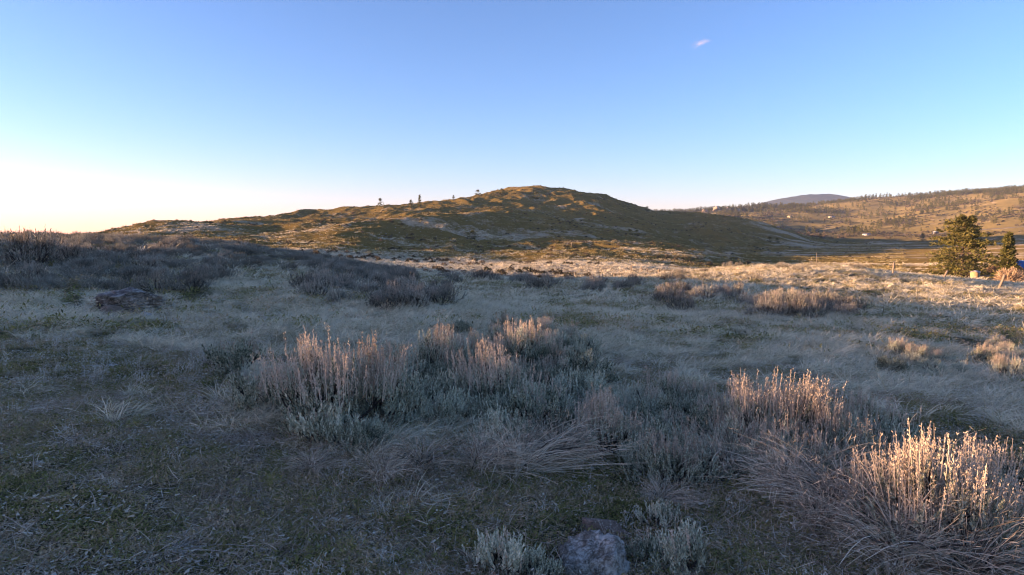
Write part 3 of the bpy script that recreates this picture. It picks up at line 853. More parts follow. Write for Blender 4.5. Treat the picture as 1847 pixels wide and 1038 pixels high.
HEROES = [  # kind, u, v of the foot, size, label
 ('lit', 592, 775, 1.15, 'large sagebrush with orange sunlit seed stalks, left end of the near thicket', 1.0),
 ('lit', 660, 765, 1.0, 'sagebrush with sunlit stalks just right of the largest glowing sagebrush', 1.05),
 ('small', 470, 742, 1.35, 'low grey sagebrush left of the large glowing sagebrush', 1.0),
 ('small', 425, 672, 1.3, 'small pale sagebrush standing alone left of the near thicket', 1.0),
 ('leafy', 648, 815, 0.62, 'pale green leafy sagebrush in front of the large glowing sagebrush', 1.0),
 ('small', 590, 800, 1.2, 'small blue-green sagebrush at the foot of the large glowing sagebrush', 1.0),
 ('leafy', 735, 748, 0.95, 'dark leafy sagebrush just right of the glowing pair', 1.0),
 ('stalk', 790, 672, 0.95, 'sagebrush with a sunlit tuft at the back of the thicket, left of centre', 1.1),
 ('leafy', 815, 740, 0.9, 'bluish leafy sagebrush in the middle of the near thicket', 1.1),
 ('lit', 895, 742, 1.0, 'sagebrush with two bright orange tufts in the middle of the thicket', 1.0),
 ('stalk', 948, 668, 1.0, 'sagebrush with one bright orange tuft at the rear edge of the thicket', 1.15),
 ('leafy', 870, 660, 0.9, 'grey leafy sagebrush at the rear edge between the sunlit tufts', 1.0),
 ('leafy', 905, 815, 0.8, 'dark green leafy sagebrush in front of the two orange tufts', 1.0),
 ('stalk', 980, 775, 0.8, 'grey sagebrush right of the two orange tufts', 1.0),
 ('leafy', 1035, 735, 0.95, 'slate grey sagebrush behind the pale one at centre right', 1.0),
 ('lit', 1095, 815, 0.78, 'pale sagebrush with faintly lit tips right of the centre', 0.95),
 ('leafy', 1170, 822, 0.8, 'bluish leafy sagebrush right of the pale centre one', 1.0),
 ('leafy', 1258, 805, 0.85, 'dark grey sagebrush between the pale centre one and the right lit one', 1.0),
 ('stalk', 1205, 880, 0.7, 'low tangled sagebrush below the dark grey gap right of centre', 0.9),
 ('lit', 1385, 815, 1.0, 'sagebrush crowned with golden stalks, at the top of the right thicket', 1.0),
 ('lit', 1440, 812, 0.9, 'right twin of the golden crowned sagebrush in the right thicket', 1.0),
 ('stalk', 1585, 835, 0.9, 'sagebrush with small orange tufts above the dead branches at right', 0.95),
 ('stalk', 1500, 860, 0.85, 'dull grey sagebrush between the golden crowned and small tufted ones', 0.9),
 ('lit', 1672, 985, 0.95, 'big sagebrush with bright pink-orange stalks at the lower right', 1.0),
 ('lit', 1745, 965, 0.85, 'sagebrush with glowing stalks nearest the lower right corner group', 1.0),
 ('stalk', 1790, 905, 0.8, 'sagebrush with faint pink tips at the right edge of the picture', 1.0),
 ('leafy', 1835, 905, 0.75, 'grey-green sagebrush cut by the right edge', 1.0),
 ('leafy', 962, 1062, 0.44, 'teal leafy sagebrush pressed against the left side of the near rock', 1.0),
 ('small', 905, 1045, 0.8, 'small sagebrush at the bottom edge left of the near rock', 1.0),
 ('small', 1197, 955, 0.6, 'small pale sagebrush right above the near rock', 1.0),
 ('small', 1236, 1035, 0.85, 'pale leafy sagebrush at the bottom edge right of the near rock', 1.0),
 ('small', 1152, 1010, 0.5, 'tiny green sage sprig touching the right side of the near rock', 1.0),
]
for kind, u, v, s, lab, sz in HEROES:
    x, y, z = on_ground(u, v, 60)
    sagebrush(kind, x, y, s, random.uniform(0, 6.28), lab, 'foreground sagebrush', None, sz)
DEADS = [
 (930, 850, 0.95, 0.4, 'splayed bleached dead shrub at the front of the thicket, below the centre'),
 (860, 850, 0.75, 2.6, 'pale fan of dead stems lying left of the splayed dead shrub'),
 (1010, 835, 0.85, -0.3, 'dead grey stems spread right of the splayed centre shrub'),
 (760, 845, 0.7, 1.5, 'thin dead shrub low in front of the dark leafy sagebrush'),
 (690, 870, 0.6, 0.2, 'sparse dead twigs below the large glowing sagebrush'),
 (1310, 850, 0.9, -0.4, 'grey dead shrub under the golden crowned sagebrush, left side'),
 (1420, 900, 1.0, 0.2, 'wide dead shrub combed flat below the golden crowned sagebrush'),
 (1530, 925, 1.0, -0.2, 'wide mat of dead stems in the middle of the right thicket'),
 (1620, 880, 0.9, 0.5, 'dead shrub left of the big pink-orange sagebrush'),
 (1480, 960, 0.85, 0.8, 'dark dead shrub at the lower edge of the right thicket'),
 (1620, 1010, 1.0, 0.1, 'pinkish dead stems sweeping left below the pink-orange sagebrush'),
 (1740, 1035, 1.0, -0.2, 'pinkish mound of drooping dead stems in the lower right corner'),
 (1830, 980, 0.9, 0.3, 'dead stems at the right edge below the glowing sagebrush'),
 (1190, 905, 0.42, -0.2, 'small dead tuft above and right of the near rock'),
 (1360, 790, 0.8, 0.9, 'dead shrub behind the golden crowned sagebrush on its left'),
 (560, 850, 0.55, 2.0, 'small dead shrub below the left end of the thicket'),
]
for u, v, s, yaw, lab in DEADS:
    x, y, z = on_ground(u, v, 60)
    dead_shrub(x, y, s, yaw, lab, 'dead shrubs in the foreground thicket')

# thickets farther off: plants that nothing tells apart share a label within their thicket
def in_poly(u, v, poly):
    c = np.zeros(len(u), bool)
    j = len(poly) - 1
    for i in range(len(poly)):
        (ui, vi), (uj, vj) = poly[i], poly[j]
        with np.errstate(divide='ignore', invalid='ignore'):
            c ^= ((vi > v) != (vj > v)) & (u < (uj - ui) * (v - vi) / (vj - vi + 1e-9) + ui)
        j = i
    return c

def thicket(n, poly, r0, r1, smin, smax, label, group, seed, kinds=('far',), mind=0.55, p=0.5):
    x, y, rng = wedge(60000, r0, r1, -42, 42, seed, p)
    u, v = project(x, y, height(x, y))
    ok = np.where(in_poly(u, v, poly))[0]
    got = []
    for i in ok:
        if all((x[i] - a) ** 2 + (y[i] - b) ** 2 > mind ** 2 for a, b in got):
            got.append((x[i], y[i]))
            lab = label(u[i], v[i]) if callable(label) else label
            sagebrush(kinds[len(got) % len(kinds)], float(x[i]), float(y[i]), float(rng.uniform(smin, smax)), float(rng.uniform(0, 6.28)), lab, group)
            if len(got) >= n: break
    return len(got)

def belt_label(u, v):
    if v < 446: return 'grey-brown sagebrush on the skyline of the left hillside' if u < 260 else 'grey sagebrush along the falling crest of the left hillside'
    if u < 130: return 'dark sagebrush in the left hillside belt, near the left edge'
    if u < 330: return 'dark sagebrush in the left hillside belt, just behind the dark boulder'
    if u < 520: return 'grey sagebrush in the left hillside belt, right of the dark boulder'
    return 'grey sagebrush at the right end of the left hillside belt'
def left_label(u, v):
    return 'sagebrush in the ' + ('front' if v > 532 else 'back') + ' of the dark thicket left of centre, beyond the pale grass'
def crest_label(u, v):
    return 'dark sagebrush along the crest below the sunlit meadow, ' + ('left part' if u < 880 else 'middle part' if u < 1060 else 'right part by the small posts')
def right_label(u, v):
    return 'dark sagebrush in the long thicket right of centre, ' + ('left end' if u < 1320 else 'middle' if u < 1450 else 'right end')
thicket(62, [(-40, 418), (250, 428), (420, 446), (620, 476), (760, 498), (700, 516), (560, 492), (420, 486), (390, 528), (250, 540), (120, 536), (-40, 528)], 14, 62, 0.65, 1.05,
        belt_label, 'sagebrush belt on the left hillside', 71, mind=0.8)
thicket(32, [(545, 500), (640, 495), (700, 515), (810, 535), (800, 560), (640, 562), (540, 540)], 12, 40, 0.7, 1.1,
        left_label, 'sagebrush thicket left of centre', 72, mind=0.6)
thicket(30, [(690, 490), (800, 501), (900, 507), (1000, 509), (1230, 506), (1240, 528), (1000, 528), (820, 520), (690, 508)], 25, 62, 0.7, 1.15,
        crest_label, 'sagebrush along the near crest', 73, mind=0.8)
thicket(32, [(1180, 540), (1280, 532), (1460, 545), (1560, 560), (1610, 590), (1500, 585), (1330, 572), (1190, 562)], 12, 45, 0.7, 1.15,
        right_label, 'sagebrush thicket right of centre', 74, mind=0.6)
thicket(22, [(1190, 490), (1300, 482), (1420, 478), (1560, 486), (1540, 505), (1300, 510), (1200, 505)], 30, 80, 0.6, 1.0,
        'sunlit pinkish sagebrush along the crest beside the fence posts', 'sunlit sagebrush along the right crest', 75, mind=1.2)
thicket(10, [(1590, 645), (1700, 640), (1740, 670), (1700, 690), (1600, 680)], 6, 20, 0.4, 0.62,
        'bluish sagebrush in the small group in the grass at right', 'small sagebrush group in the right grass', 76, ('stalk', 'leafy'), 0.4)
thicket(8, [(1770, 640), (1847, 610), (1850, 720), (1780, 710)], 6, 20, 0.45, 0.7,
        'grey sagebrush at the right edge above the lit stalks', 'sagebrush at the right edge', 77, ('stalk',), 0.5)
thicket(14, [(780, 600), (900, 590), (1000, 610), (1080, 660), (1000, 650), (850, 625)], 6, 20, 0.6, 0.85,
        'grey sagebrush fringing the back of the near thicket', 'sagebrush behind the near thicket', 78, ('stalk', 'leafy'), 0.45)
thicket(22, [(1040, 740), (1300, 740), (1340, 820), (1300, 880), (1130, 860), (1080, 790)], 3, 14, 0.55, 0.8,
        lambda u, v: 'grey-green sagebrush filling the dark middle of the near thicket, ' + ('upper row' if v < 800 else 'lower row'), 'sagebrush filling the near thicket', 79, ('leafy', 'stalk'), 0.35)
thicket(32, [(540, 720), (700, 690), (820, 650), (1000, 650), (1090, 690), (1120, 780), (1000, 800), (880, 790), (720, 780), (560, 770)], 3, 14, 0.7, 1.0,
        lambda u, v: 'grey-green sagebrush packed into the near thicket, ' + ('beside the large glowing sagebrush' if u < 740 else 'around the two orange tufts' if u < 940 else 'right of the two orange tufts'), 'sagebrush packed in the near thicket', 80, ('leafy', 'stalk', 'leafy'), 0.38)
thicket(20, [(1260, 770), (1560, 790), (1640, 860), (1500, 900), (1330, 860)], 3, 14, 0.65, 0.9,
        'dull grey sagebrush packed behind the dead shrubs of the right thicket', 'sagebrush packed in the right thicket', 81, ('stalk', 'leafy'), 0.4)
# the rest of the left hillside belt reads as one mass
bx, by, brng = wedge(60000, 16, 64, -42, 42, 82, 0.6)
bu, bv = project(bx, by, height(bx, by))
bi = np.where(in_poly(bu, bv, [(-40, 420), (250, 428), (420, 446), (620, 476), (760, 498), (700, 512), (560, 494), (430, 486), (400, 522), (250, 534), (120, 532), (-40, 526)]))[0][:760]
whole = []
for fm, wm, sm in KINDS['far']:
    bm = bmesh.new(); bm.from_mesh(fm); bm.from_mesh(sm); me = bpy.data.meshes.new('belt_sage'); bm.to_mesh(me); bm.free()
    me.materials.append(M_DORMANT); whole.append(me)
nb = len(bi); brot = np.zeros((nb, 3)); brot[:, 2] = brng.uniform(0, 6.28, nb); bs = brng.uniform(.5, .92, nb)
scatter('sagebrush_belt', np.stack([bx[bi], by[bi], height(bx[bi], by[bi])], 1), brot, np.stack([bs, bs, bs * .9], 1), brng.integers(0, 4, nb), whole,
        'dense low sagebrush massed over the left hillside', 'sagebrush')
xx, yy, zz = on_ground(60, 486, 60)
sagebrush('far', xx, yy, 1.5, 0.3, 'tall sunlit pink sagebrush at the left edge above the dark belt', 'sunlit sagebrush on the left hillside', 1, 1.5)
xx, yy, zz = on_ground(132, 480, 60)
sagebrush('far', xx, yy, 1.1, 1.3, 'smaller sunlit pink sagebrush right of the tall one on the left hillside', 'sunlit sagebrush on the left hillside', 2, 1.4)

# ------------------------------------------------------------------ rocks
import bmesh
M_ROCK = stone_mat('lichen_rock', [(0.3, (0.09, 0.08, 0.06)), (0.5, (0.24, 0.21, 0.16)), (0.7, (0.46, 0.41, 0.32))], 6.0, (0.82, 0.80, 0.70), bump=0.9, bscale=14.0)
M_DROCK = stone_mat('dark_layered_rock', [(0.3, (0.06, 0.052, 0.042)), (0.55, (0.17, 0.15, 0.12)), (0.75, (0.36, 0.32, 0.26))], 2.5, (0.62, 0.59, 0.51), bump=1.0, bscale=9.0, lo=0.48)
M_WROCK = stone_mat('pale_stone', [(0.3, (0.40, 0.38, 0.37)), (0.7, (0.66, 0.64, 0.62))], 6.0, None, bump=0.6)
M_PROCK = stone_mat('pinkish_stone', [(0.3, (0.14, 0.10, 0.07)), (0.7, (0.34, 0.25, 0.18))], 9.0, None, bump=0.6)
M_TROCK = stone_mat('tan_stone', [(0.3, (0.24, 0.18, 0.13)), (0.7, (0.46, 0.36, 0.27))], 0.8, None, bump=0.8, bscale=2.0)

def rock_mesh(name, seed, size, mat, sub=4, rough=0.25, strata=0.0, cuts=18):
    rng = np.random.default_rng(seed)
    bm = bmesh.new()
    bmesh.ops.create_icosphere(bm, subdivisions=sub, radius=1.0)
    v = np.array([p.co[:] for p in bm.verts])
    d = unit(v)
    r = np.ones(len(v))
    for k in range(cuts):                                  # broken faces
        q = unit(rng.normal(size=3) * [1, 1, .8]); c = rng.uniform(.55, .88)
        dot = d @ q
        r = np.where(dot * r > c, c / np.maximum(dot, .05), r)
    p = d * r[:, None]
    for f, a in ((1.6, rough * .5), (4.0, rough * .4), (11.0, rough * .28), (25.0, rough * .15)):
        nz = noise(p[:, 0] * f + 3, p[:, 1] * f + p[:, 2] * f * 1.7, seed) + noise(p[:, 2] * f - 5, p[:, 0] * f * 1.3 - p[:, 1] * f, seed + 9)
        p = p * (1 + a * .5 * nz[:, None])
    if strata:
        h = p[:, 2] * 7 + noise(p[:, 0] * 2, p[:, 1] * 2, seed + 3)
        step = np.abs((h % 1) - .5) * 2
        p[:, :2] *= (1 + strata * (step - .5))[:, None]
    p = p * np.array(size)
    p[:, 2] += size[2] * .35
    for b, c in zip(bm.verts, p): b.co = c
    me = bpy.data.meshes.new(name)
    bm.to_mesh(me); bm.free()
    me.materials.append(mat)
    me.polygons.foreach_set('use_smooth', np.ones(len(me.polygons), bool))
    return me

def rock(u, v, seed, size, mat, label, rmax=120, rz=0.0, sub=4, strata=0.0, group=None, rough=0.25, name='rock', dz=0.0, cuts=18):
    x, y, z = on_ground(u, v, rmax)
    o = link(name, rock_mesh(name, seed, size, mat, sub, rough, strata, cuts), None, (x, y, z + dz), (0, 0, rz))
    return tag(o, label, 'rock', group)

rock(1065, 1034, 4, (0.27, 0.22, 0.25), M_ROCK, 'grey rock with white lichen at the bottom edge, right of centre', 20, 0.4, 5, dz=-0.08, cuts=6)
rock(1085, 968, 3, (0.24, 0.10, 0.10), M_PROCK, 'low brown stone just behind the lichen covered near rock', 20, -0.3, 4)
rock(235, 566, 5, (1.05, 0.55, 0.44), M_DROCK, 'dark layered boulder with pale lichen lying in the grass at left', 60, -0.15, 5, 0.22)
rock(205, 570, 15, (0.35, 0.25, 0.2), M_PROCK, 'reddish brown stone against the left end of the dark boulder', 60, 0.3, 4)
rock(262, 573, 6, (0.17, 0.13, 0.10), M_WROCK, 'small white stone in front of the dark boulder', 60, 0.2, 4)
rock(160, 665, 7, (0.17, 0.09, 0.035), M_WROCK, 'flat pale stone half buried in the grass, left foreground', 40, 0.1, 4)
rock(205, 661, 8, (0.09, 0.06, 0.03), M_WROCK, 'small pale stone right of the flat one, left foreground', 40, 0.5, 3)
rock(80, 694, 9, (0.13, 0.08, 0.035), M_WROCK, 'whitish flat stone near the left edge', 40, 0.2, 4)
rock(236, 980, 10, (0.09, 0.05, 0.028), M_PROCK, 'pinkish stone lying flat at the lower left', 20, 0.3, 4)
rock(90, 985, 11, (0.06, 0.05, 0.02), M_PROCK, 'smaller pinkish stone left of the flat pink one', 20, 0.3, 3)
rock(72, 838, 12, (0.05, 0.04, 0.025), M_WROCK, 'small white stone by the dry stalk at the left edge', 20, 0.3, 3)
rock(1498, 480, 13, (0.8, 0.5, 0.35), M_TROCK, 'tan stone beside the farthest of the near fence posts', 120, 0.3, 3)
rock(1404, 411, 14, (2.2, 1.8, 1.6), M_TROCK, 'tan boulder on the sunlit shoulder of the hill at right', 900, 0.3, 3, name='boulder')
def crag(u, r, seed, size, mat, label, rmax, rz, sub, strata, group, rough, name):
    x, y, z = at_range(u, r)
    return tag(link(name, rock_mesh(name, seed, size, mat, sub, rough, strata), None, (x, y, z), (0, 0, rz)), label, 'rock', group)
for k, (u, v, s) in enumerate([(1270, 384, 9), (1290, 382, 12), (1312, 384, 10), (1330, 388, 8)]):
    crag(u, 2150 + 20 * k, 30 + k, (s * 1.4, s, s * 0.8), M_TROCK, ('leftmost', 'second', 'third', 'rightmost')[k] + ' of the four pale crags left of the blue mountain', 2600, 0.5 * k, 3, 0.2, 'pale crags on the far ridge', 0.5, 'crag')
rng = np.random.default_rng(88)
pale = [rock_mesh('pale_boulder', 60 + i, (0.45, 0.4, 0.35), M_WROCK, 2) for i in range(3)]
for k in range(34):
    u, v = rng.uniform(680, 800), rng.uniform(408, 440)
    x, y, z = on_ground(u, v, 700)
    o = link('pale_boulder', pale[k % 3], None, (x, y, z), (0, 0, k), float(rng.uniform(.4, .9)) * math.hypot(x, y) / 420)
    tag(o, 'tiny whitish stone dotting the shaded green face of the hill', 'rock', 'whitish stones on the shaded hill face')

# ------------------------------------------------------------------ dead sticks in the foreground
def stick_mesh(seed, n, L, spread, r0, up=0.15):
    rng = np.random.default_rng(seed)
    d0 = unit(np.array([1.0, 0.1, up]))
    d = unit(d0 + rng.normal(0, spread, (n, 3)) * [1, 1, .4])
    ln = L * rng.uniform(.5, 1.1, n)[:, None, None]
    t = np.linspace(0, 1, 6)[None, :, None]
    b = rng.normal(0, .015, (n, 3)); b[:, 2] = .012
    bend = rng.normal(0, .25, (n, 3)); bend[:, 2] = np.abs(bend[:, 2]) * -.3
    pts = b[:, None] + ln * (d[:, None] * t + bend[:, None] * t * t)
    pts[..., 2] = np.maximum(pts[..., 2], .008)
    mb = MB(); mb.tubes(pts, r0 * rng.uniform(.6, 1.2, n), r0 * .35, 5)
    return mb.mesh('dead_branch', M_STICK, True)
M_STICK = plain_mat('bleached_wood', (0.50, 0.44, 0.38), 0.9, 0.3, 30.0)
for k, (u, v, n, L, sp, r0, up, yaw, lab) in enumerate([
 (300, 1000, 9, 0.45, 0.30, 0.004, .12, 0.6, 'fan of pale dead twigs on the ground at the lower left'),
 (428, 812, 5, 0.30, 0.20, 0.004, .25, 0.7, 'short pale dead twigs left of the near thicket'),
 (52, 855, 1, 0.22, 0.1, 0.006, 4.0, 2.0, 'pale bent stalk standing near the left edge'),
 (170, 925, 1, 0.24, 0.1, 0.005, 4.0, 2.2, 'thin pale stalk standing in the lower left herbs'),
 (1150, 905, 7, 0.38, 0.25, 0.004, .1, -0.3, 'spray of dead twigs above the near rock'),
 (1565, 822, 2, 0.55, 0.08, 0.006, .3, 0.5, 'long pale curved stick poking out of the right thicket'),
 (1345, 800, 2, 0.35, 0.1, 0.006, .2, 2.4, 'pale stick among the dead shrubs of the right thicket'),
 (1470, 1005, 2, 0.4, 0.1, 0.004, .05, -0.9, 'thin dead stick at the bottom edge below the right thicket'),
 (585, 860, 4, 0.3, 0.35, 0.004, .5, 1.2, 'forked dead twigs below the large glowing sagebrush'),
 (500, 925, 4, 0.25, 0.2, 0.003, .1, 0.4, 'small bundle of dead twigs in the lower middle herbs')]):
    x, y, z = on_ground(u, v, 20)
    tag(link('dead_branch', stick_mesh(500 + k, n, L, sp, r0, up), None, (x, y, z), (0, 0, yaw)), lab, 'branch')

# ------------------------------------------------------------------ fence posts
M_POST = plain_mat('weathered_post_wood', (0.22, 0.17, 0.12), 0.9, 0.4, 6.0, (6, 6, .6))
def post(u, v, h, lean, rad, label, rmax=400, group='fence posts'):
    x, y, z = on_ground(u, v, rmax)
    rng = np.random.default_rng(int(u))
    mb = MB()
    k = 8
    t = np.linspace(0, 1, k)[None, :, None]
    pts = np.array([[0, 0, -0.25]])[:, None] * (1 - t) + np.array([[0, 0, h]])[:, None] * t
    pts = pts + rng.normal(0, rad * .12, pts.shape) * [1, 1, 0]
    mb.tubes(pts, rad, rad * .88, 9)
    top = mb.n - 9
    mb.add([[0.01, 0, h + 0.03]], None, None)
    mb.f3.append(np.array([[top + i, top + (i + 1) % 9, mb.n - 1] for i in range(9)]))
    o = link('fence_post', mb.mesh('fence_post', M_POST, False), None, (x, y, z), (0, lean, 0.0))
    return tag(o, label, 'post', group)
def px_post(u, vt, vb, lean, label, rmax=400, w=0.09):
    x, y, z = on_ground(u, vb, rmax)
    post(u, vb, (vb - vt) / F * math.hypot(x, y), lean, w, label, rmax)
px_post(1473, 458, 478, -0.03, 'pale upright fence post on the crest, leftmost of the four near posts')
px_post(1610, 477, 498, 0.06, 'stout upright fence post, second of the four near posts from the left')
px_post(1701, 490, 505, 0.42, 'leaning fence post below the left side of the large conifer')
px_post(1801, 500, 525, 0.32, 'dark leaning fence post nearest the right edge')
for u, vt, vb, lab in ((1139, 479, 490, 'leftmost'), (1157, 482, 491, 'second'), (1168, 484, 491, 'third'), (1189, 485, 492, 'rightmost')):
    px_post(u, vt, vb, 0.0, lab + ' of the small dark posts at the edge of the sunlit meadow', 300, 0.12)
px_post(1031, 437, 445, 0.0, 'tiny lone post by the bushes on the lower hill', 400, 0.14)

# ------------------------------------------------------------------ conifers
M_NEEDLE = leaf_mat('conifer_needles', [(0.0, (0.06, 0.062, 0.02)), (0.5, (0.13, 0.125, 0.04)), (1.0, (0.23, 0.20, 0.07))], 0.25, scale=0.6, objscale=0.35)
M_BARK = plain_mat('conifer_bark', (0.13, 0.09, 0.065), 0.95, 0.35, 5.0, (3, 3, .6))

def conifer_meshes(seed, H, R, branches, per, spray, base=0.08, power=0.75, rag=0.25, droop=0.15, bulge=0.0):
    """trunk and crown; branches in loose whorls carry flat sprays of needles, gaps stay between them"""
    rng = np.random.default_rng(seed)
    tr = MB()
    t = np.linspace(0, 1, 8)[None, :, None]
    sway = rng.normal(0, .012 * H, (1, 8, 3)) * [1, 1, 0] * t
    pts = np.array([[0, 0, -0.2]])[:, None] * (1 - t) + np.array([[0, 0, H * .96]])[:, None] * t + sway
    tr.tubes(pts, H * .022 + .03, .02, 7)
    n = branches
    h = np.sort(rng.uniform(base, 1, n) ** 1.05)
    prof = (1 - h) ** power * (1 + bulge * np.sin(h * np.pi)) * np.clip((h - base) / .10 + .45, 0, 1)
    L = R * (prof * rng.uniform(1 - rag * 1.6, 1 + rag * .5, n) + .035)
    a = np.arange(n) * 2.399 + rng.normal(0, .35, n)
    rise = (h - .45) * .9 + rng.normal(0, .12, n)
    d = unit(np.stack([np.cos(a), np.sin(a), rise], 1))
    b = np.zeros((n, 3)); b[:, 2] = h * H
    tb = np.linspace(0, 1, 4)[None, :, None]
    br = b[:, None] + d[:, None] * L[:, None, None] * tb + np.array([0, 0, -1.0]) * (droop * L[:, None, None] * tb ** 2)
    tr.tubes(br, np.maximum(.012 * L, .01), .008, 3)
    cr = MB()
    q = rng.uniform(.18, 1.05, (n, per, 1)) ** .8
    c = b[:, None] + d[:, None] * L[:, None, None] * q - np.array([0, 0, 1.0]) * droop * L[:, None, None] * q ** 2
    wid = (.16 + .22 * (1 - q)) * L[:, None, None]
    side = np.stack([-d[:, 1], d[:, 0], 0 * d[:, 0]], 1)
    c = c + side[:, None] * rng.normal(0, 1, (n, per, 1)) * wid * .8 + rng.normal(0, spray * .28, (n, per, 3))
    c = c.reshape(-1, 3)
    e = unit(np.repeat(d, per, 0) + rng.normal(0, .55, (n * per, 3)) + [0, 0, .25])
    cr.leaves(c - e * spray * .5, e, perp(e, rng), spray * rng.uniform(.6, 1.3, len(c)), spray * .42 * rng.uniform(.6, 1.3, len(c)))
    return tr.mesh('conifer_trunk', M_BARK, True), cr.mesh('conifer_crown', M_NEEDLE)

def conifer(x, y, z, meshes, label, group=None, rz=0.0, s=1.0, name='conifer', cat='tree'):
    e = bpy.data.objects.new(name, None)
    COL.objects.link(e)
    e.location = (x, y, z); e.rotation_euler = (0, 0, rz); e.scale = (s, s, s)
    link('trunk', meshes[0], e); tag(link('crown', meshes[1], e), kind='stuff')
    return tag(e, label, cat, group)

TREE_R = 140.0
x, y, z = at_range(1737, TREE_R)
conifer(x, y, z, conifer_meshes(601, 10.2, 6.3, 150, 60, 0.56, 0.05, 0.5, 0.42, 0.12, 0.12), 'large broad conifer lit gold on its left side, at the right')
x, y, z = at_range(1818, 124)
conifer(x, y, z, conifer_meshes(602, 7.2, 2.0, 90, 34, 0.5, 0.12, 0.75, 0.35, 0.15), 'smaller narrow conifer right of the large broad conifer')

M_TWIGGY = leaf_mat('bare_twigs', [(0.0, (0.24, 0.16, 0.10)), (0.5, (0.38, 0.27, 0.17)), (1.0, (0.50, 0.37, 0.24))], 0.15, scale=0.8)
def bare_bush(x, y, z, W, H, seed, label):
    rng = np.random.default_rng(seed)
    n = 900
    d = rand_dirs(rng, n); d[:, 2] = np.abs(d[:, 2]) * .9 + .1
    tip = d * np.array([W, W, H]) * rng.uniform(.55, 1, (n, 1))
    b = tip * rng.uniform(.35, .8, (n, 1)); b += rng.normal(0, .12, (n, 3))
    t = np.linspace(0, 1, 3)[None, :, None]
    mb = MB(); mb.ribbons(b[:, None] * (1 - t) + tip[:, None] * t + rng.normal(0, .05, (n, 3, 3)), perp(unit(tip), rng), .09, .04)
    st = MB(); k = 16
    tp = tip[:k] * .8
    t = np.linspace(0, 1, 4)[None, :, None]
    st.tubes(np.zeros((k, 1, 3)) * (1 - t) + tp[:, None] * t, .05, .015, 5)
    e = bpy.data.objects.new('bare_bush', None); COL.objects.link(e); e.location = (x, y, z)
    tag(link('twigs', mb.mesh('bare_twigs', M_TWIGGY), e), kind='stuff'); link('stems', st.mesh('bare_stems', M_BARK), e)
    return tag(e, label, 'bush')
x, y, z = at_range(1822, 119); bare_bush(x, y, z, 2.1, 2.6, 611, 'tan leafless bush under the smaller narrow conifer')
x, y, z = at_range(1794, 150); bare_bush(x, y, z, 1.9, 3.6, 612, 'brownish leafless bush between the two conifers')
x, y, z = at_range(1712, 150); bare_bush(x, y, z, 1.8, 1.2, 613, 'low brown bush under the left side of the large conifer')

# trees and bushes on the hill
HT = {'tall': conifer_meshes(620, 11.5, 2.6, 40, 14, 1.0, 0.1, 0.6, 0.5, .1), 'ragged': conifer_meshes(621, 8.0, 3.6, 30, 16, 1.0, 0.1, 0.55, 0.6, .05, .3),
      'cone': conifer_meshes(622, 7.0, 2.9, 36, 14, .9, 0.05, 0.6, 0.3), 'round': conifer_meshes(623, 5.0, 3.0, 36, 16, .9, 0.03, 0.4, 0.3, .05, .4)}
HILL_TREES = [
 ('ragged', 686, 374, 15, 'ragged tree with a bare top, leftmost of the three trees on the hill skyline'),
 ('cone', 741, 375, 14, 'short rounded conifer left of the tall one on the hill skyline'),
 ('tall', 757, 375.5, 23, 'tall dark conifer standing highest on the hill skyline'),
 ('cone', 818, 361, 8, 'tiny conifer on the skyline left of the summit slope'),
 ('round', 862, 348, 8, 'tiny tree on the skyline below the left of the summit'),
 ('round', 905, 351, 9, 'dark bush just left of the summit'),
 ('round', 967, 359, 11, 'round dark bush right below the summit'),
 ('ragged', 567, 391, 6, 'tiny flat-topped tree on the low left shoulder of the hill'),
 ('round', 852, 432, 14, 'dark bush in the middle of the shaded hill face'),
 ('round', 1167, 381, 7, 'tiny round tree in the saddle right of the hill'),
 ('round', 1136, 424, 9, 'left of two dark bushes on the right flank of the hill'),
 ('round', 1149, 424, 8, 'right of two dark bushes on the right flank of the hill'),
 ('round', 1196, 458, 9, 'dark shrub on the pale grass below the right flank'),
 ('round', 1170, 456, 7, 'smaller dark shrub left of the one below the right flank'),
 ('round', 1388, 437, 8, 'left of two dark shrubs on the valley floor'),
 ('round', 1402, 438, 7, 'right of two dark shrubs on the valley floor'),
 ('round', 1008, 446, 9, 'pinkish bush on the lower hill near the tiny lone post'),
 ('cone', 1664, 420, 12, 'dark tree at the foot of the far slope above the valley floor'),
 ('cone', 1480, 416, 8, 'small dark tree at the left end of the valley edge'),
 ('cone', 634, 440, 12, 'yellowish small tree at the left foot of the shaded hill face'),
]
BASEH = {'tall': 11.5, 'ragged': 8.0, 'cone': 7.0, 'round': 5.0}
for kind, u, v, hp, lab in HILL_TREES:
    vv = v
    for _ in range(40):
        x, y, z = on_ground(u, vv, 1000)
        if math.hypot(x, y) < 990: break
        vv += 0.5
    s = hp / F * math.hypot(x, y) / BASEH[kind]
    conifer(x, y, z - 0.1, HT[kind], lab, 'trees and bushes on the hill', u * 0.7, s, 'hill_tree')

# wooded far ridge: the nearest and largest trees one by one, the rest as one mass
FT = [conifer_meshes(640 + i, 11.0, 3.4 + .5 * i, 20, 9, 1.7, 0.05, 0.6, 0.45, .1) for i in range(5)]
x, y, rng = wedge(26000, 1250, 2900, 8, 44, 91, 0.8)
z = height(x, y)
u, v = project(x, y, z)
r = np.hypot(x, y)
den = fbm(x / 160, y / 160, 95, 4, 0.6)
top = sstep(0.0, 1.0, 1 - np.abs(r - 2400) / 500)
spur = 1 - sstep(1800, 2000, r)
keep = np.clip(0.008 + 1.2 * np.clip(den - 0.2, 0, 1) + 0.8 * top * (0.5 + den), 0.008, 1)
k = (rng.uniform(0, 1, len(x)) < keep) & (u < 2050)
x, y, z, r, u = x[k], y[k], z[k], r[k], u[k]
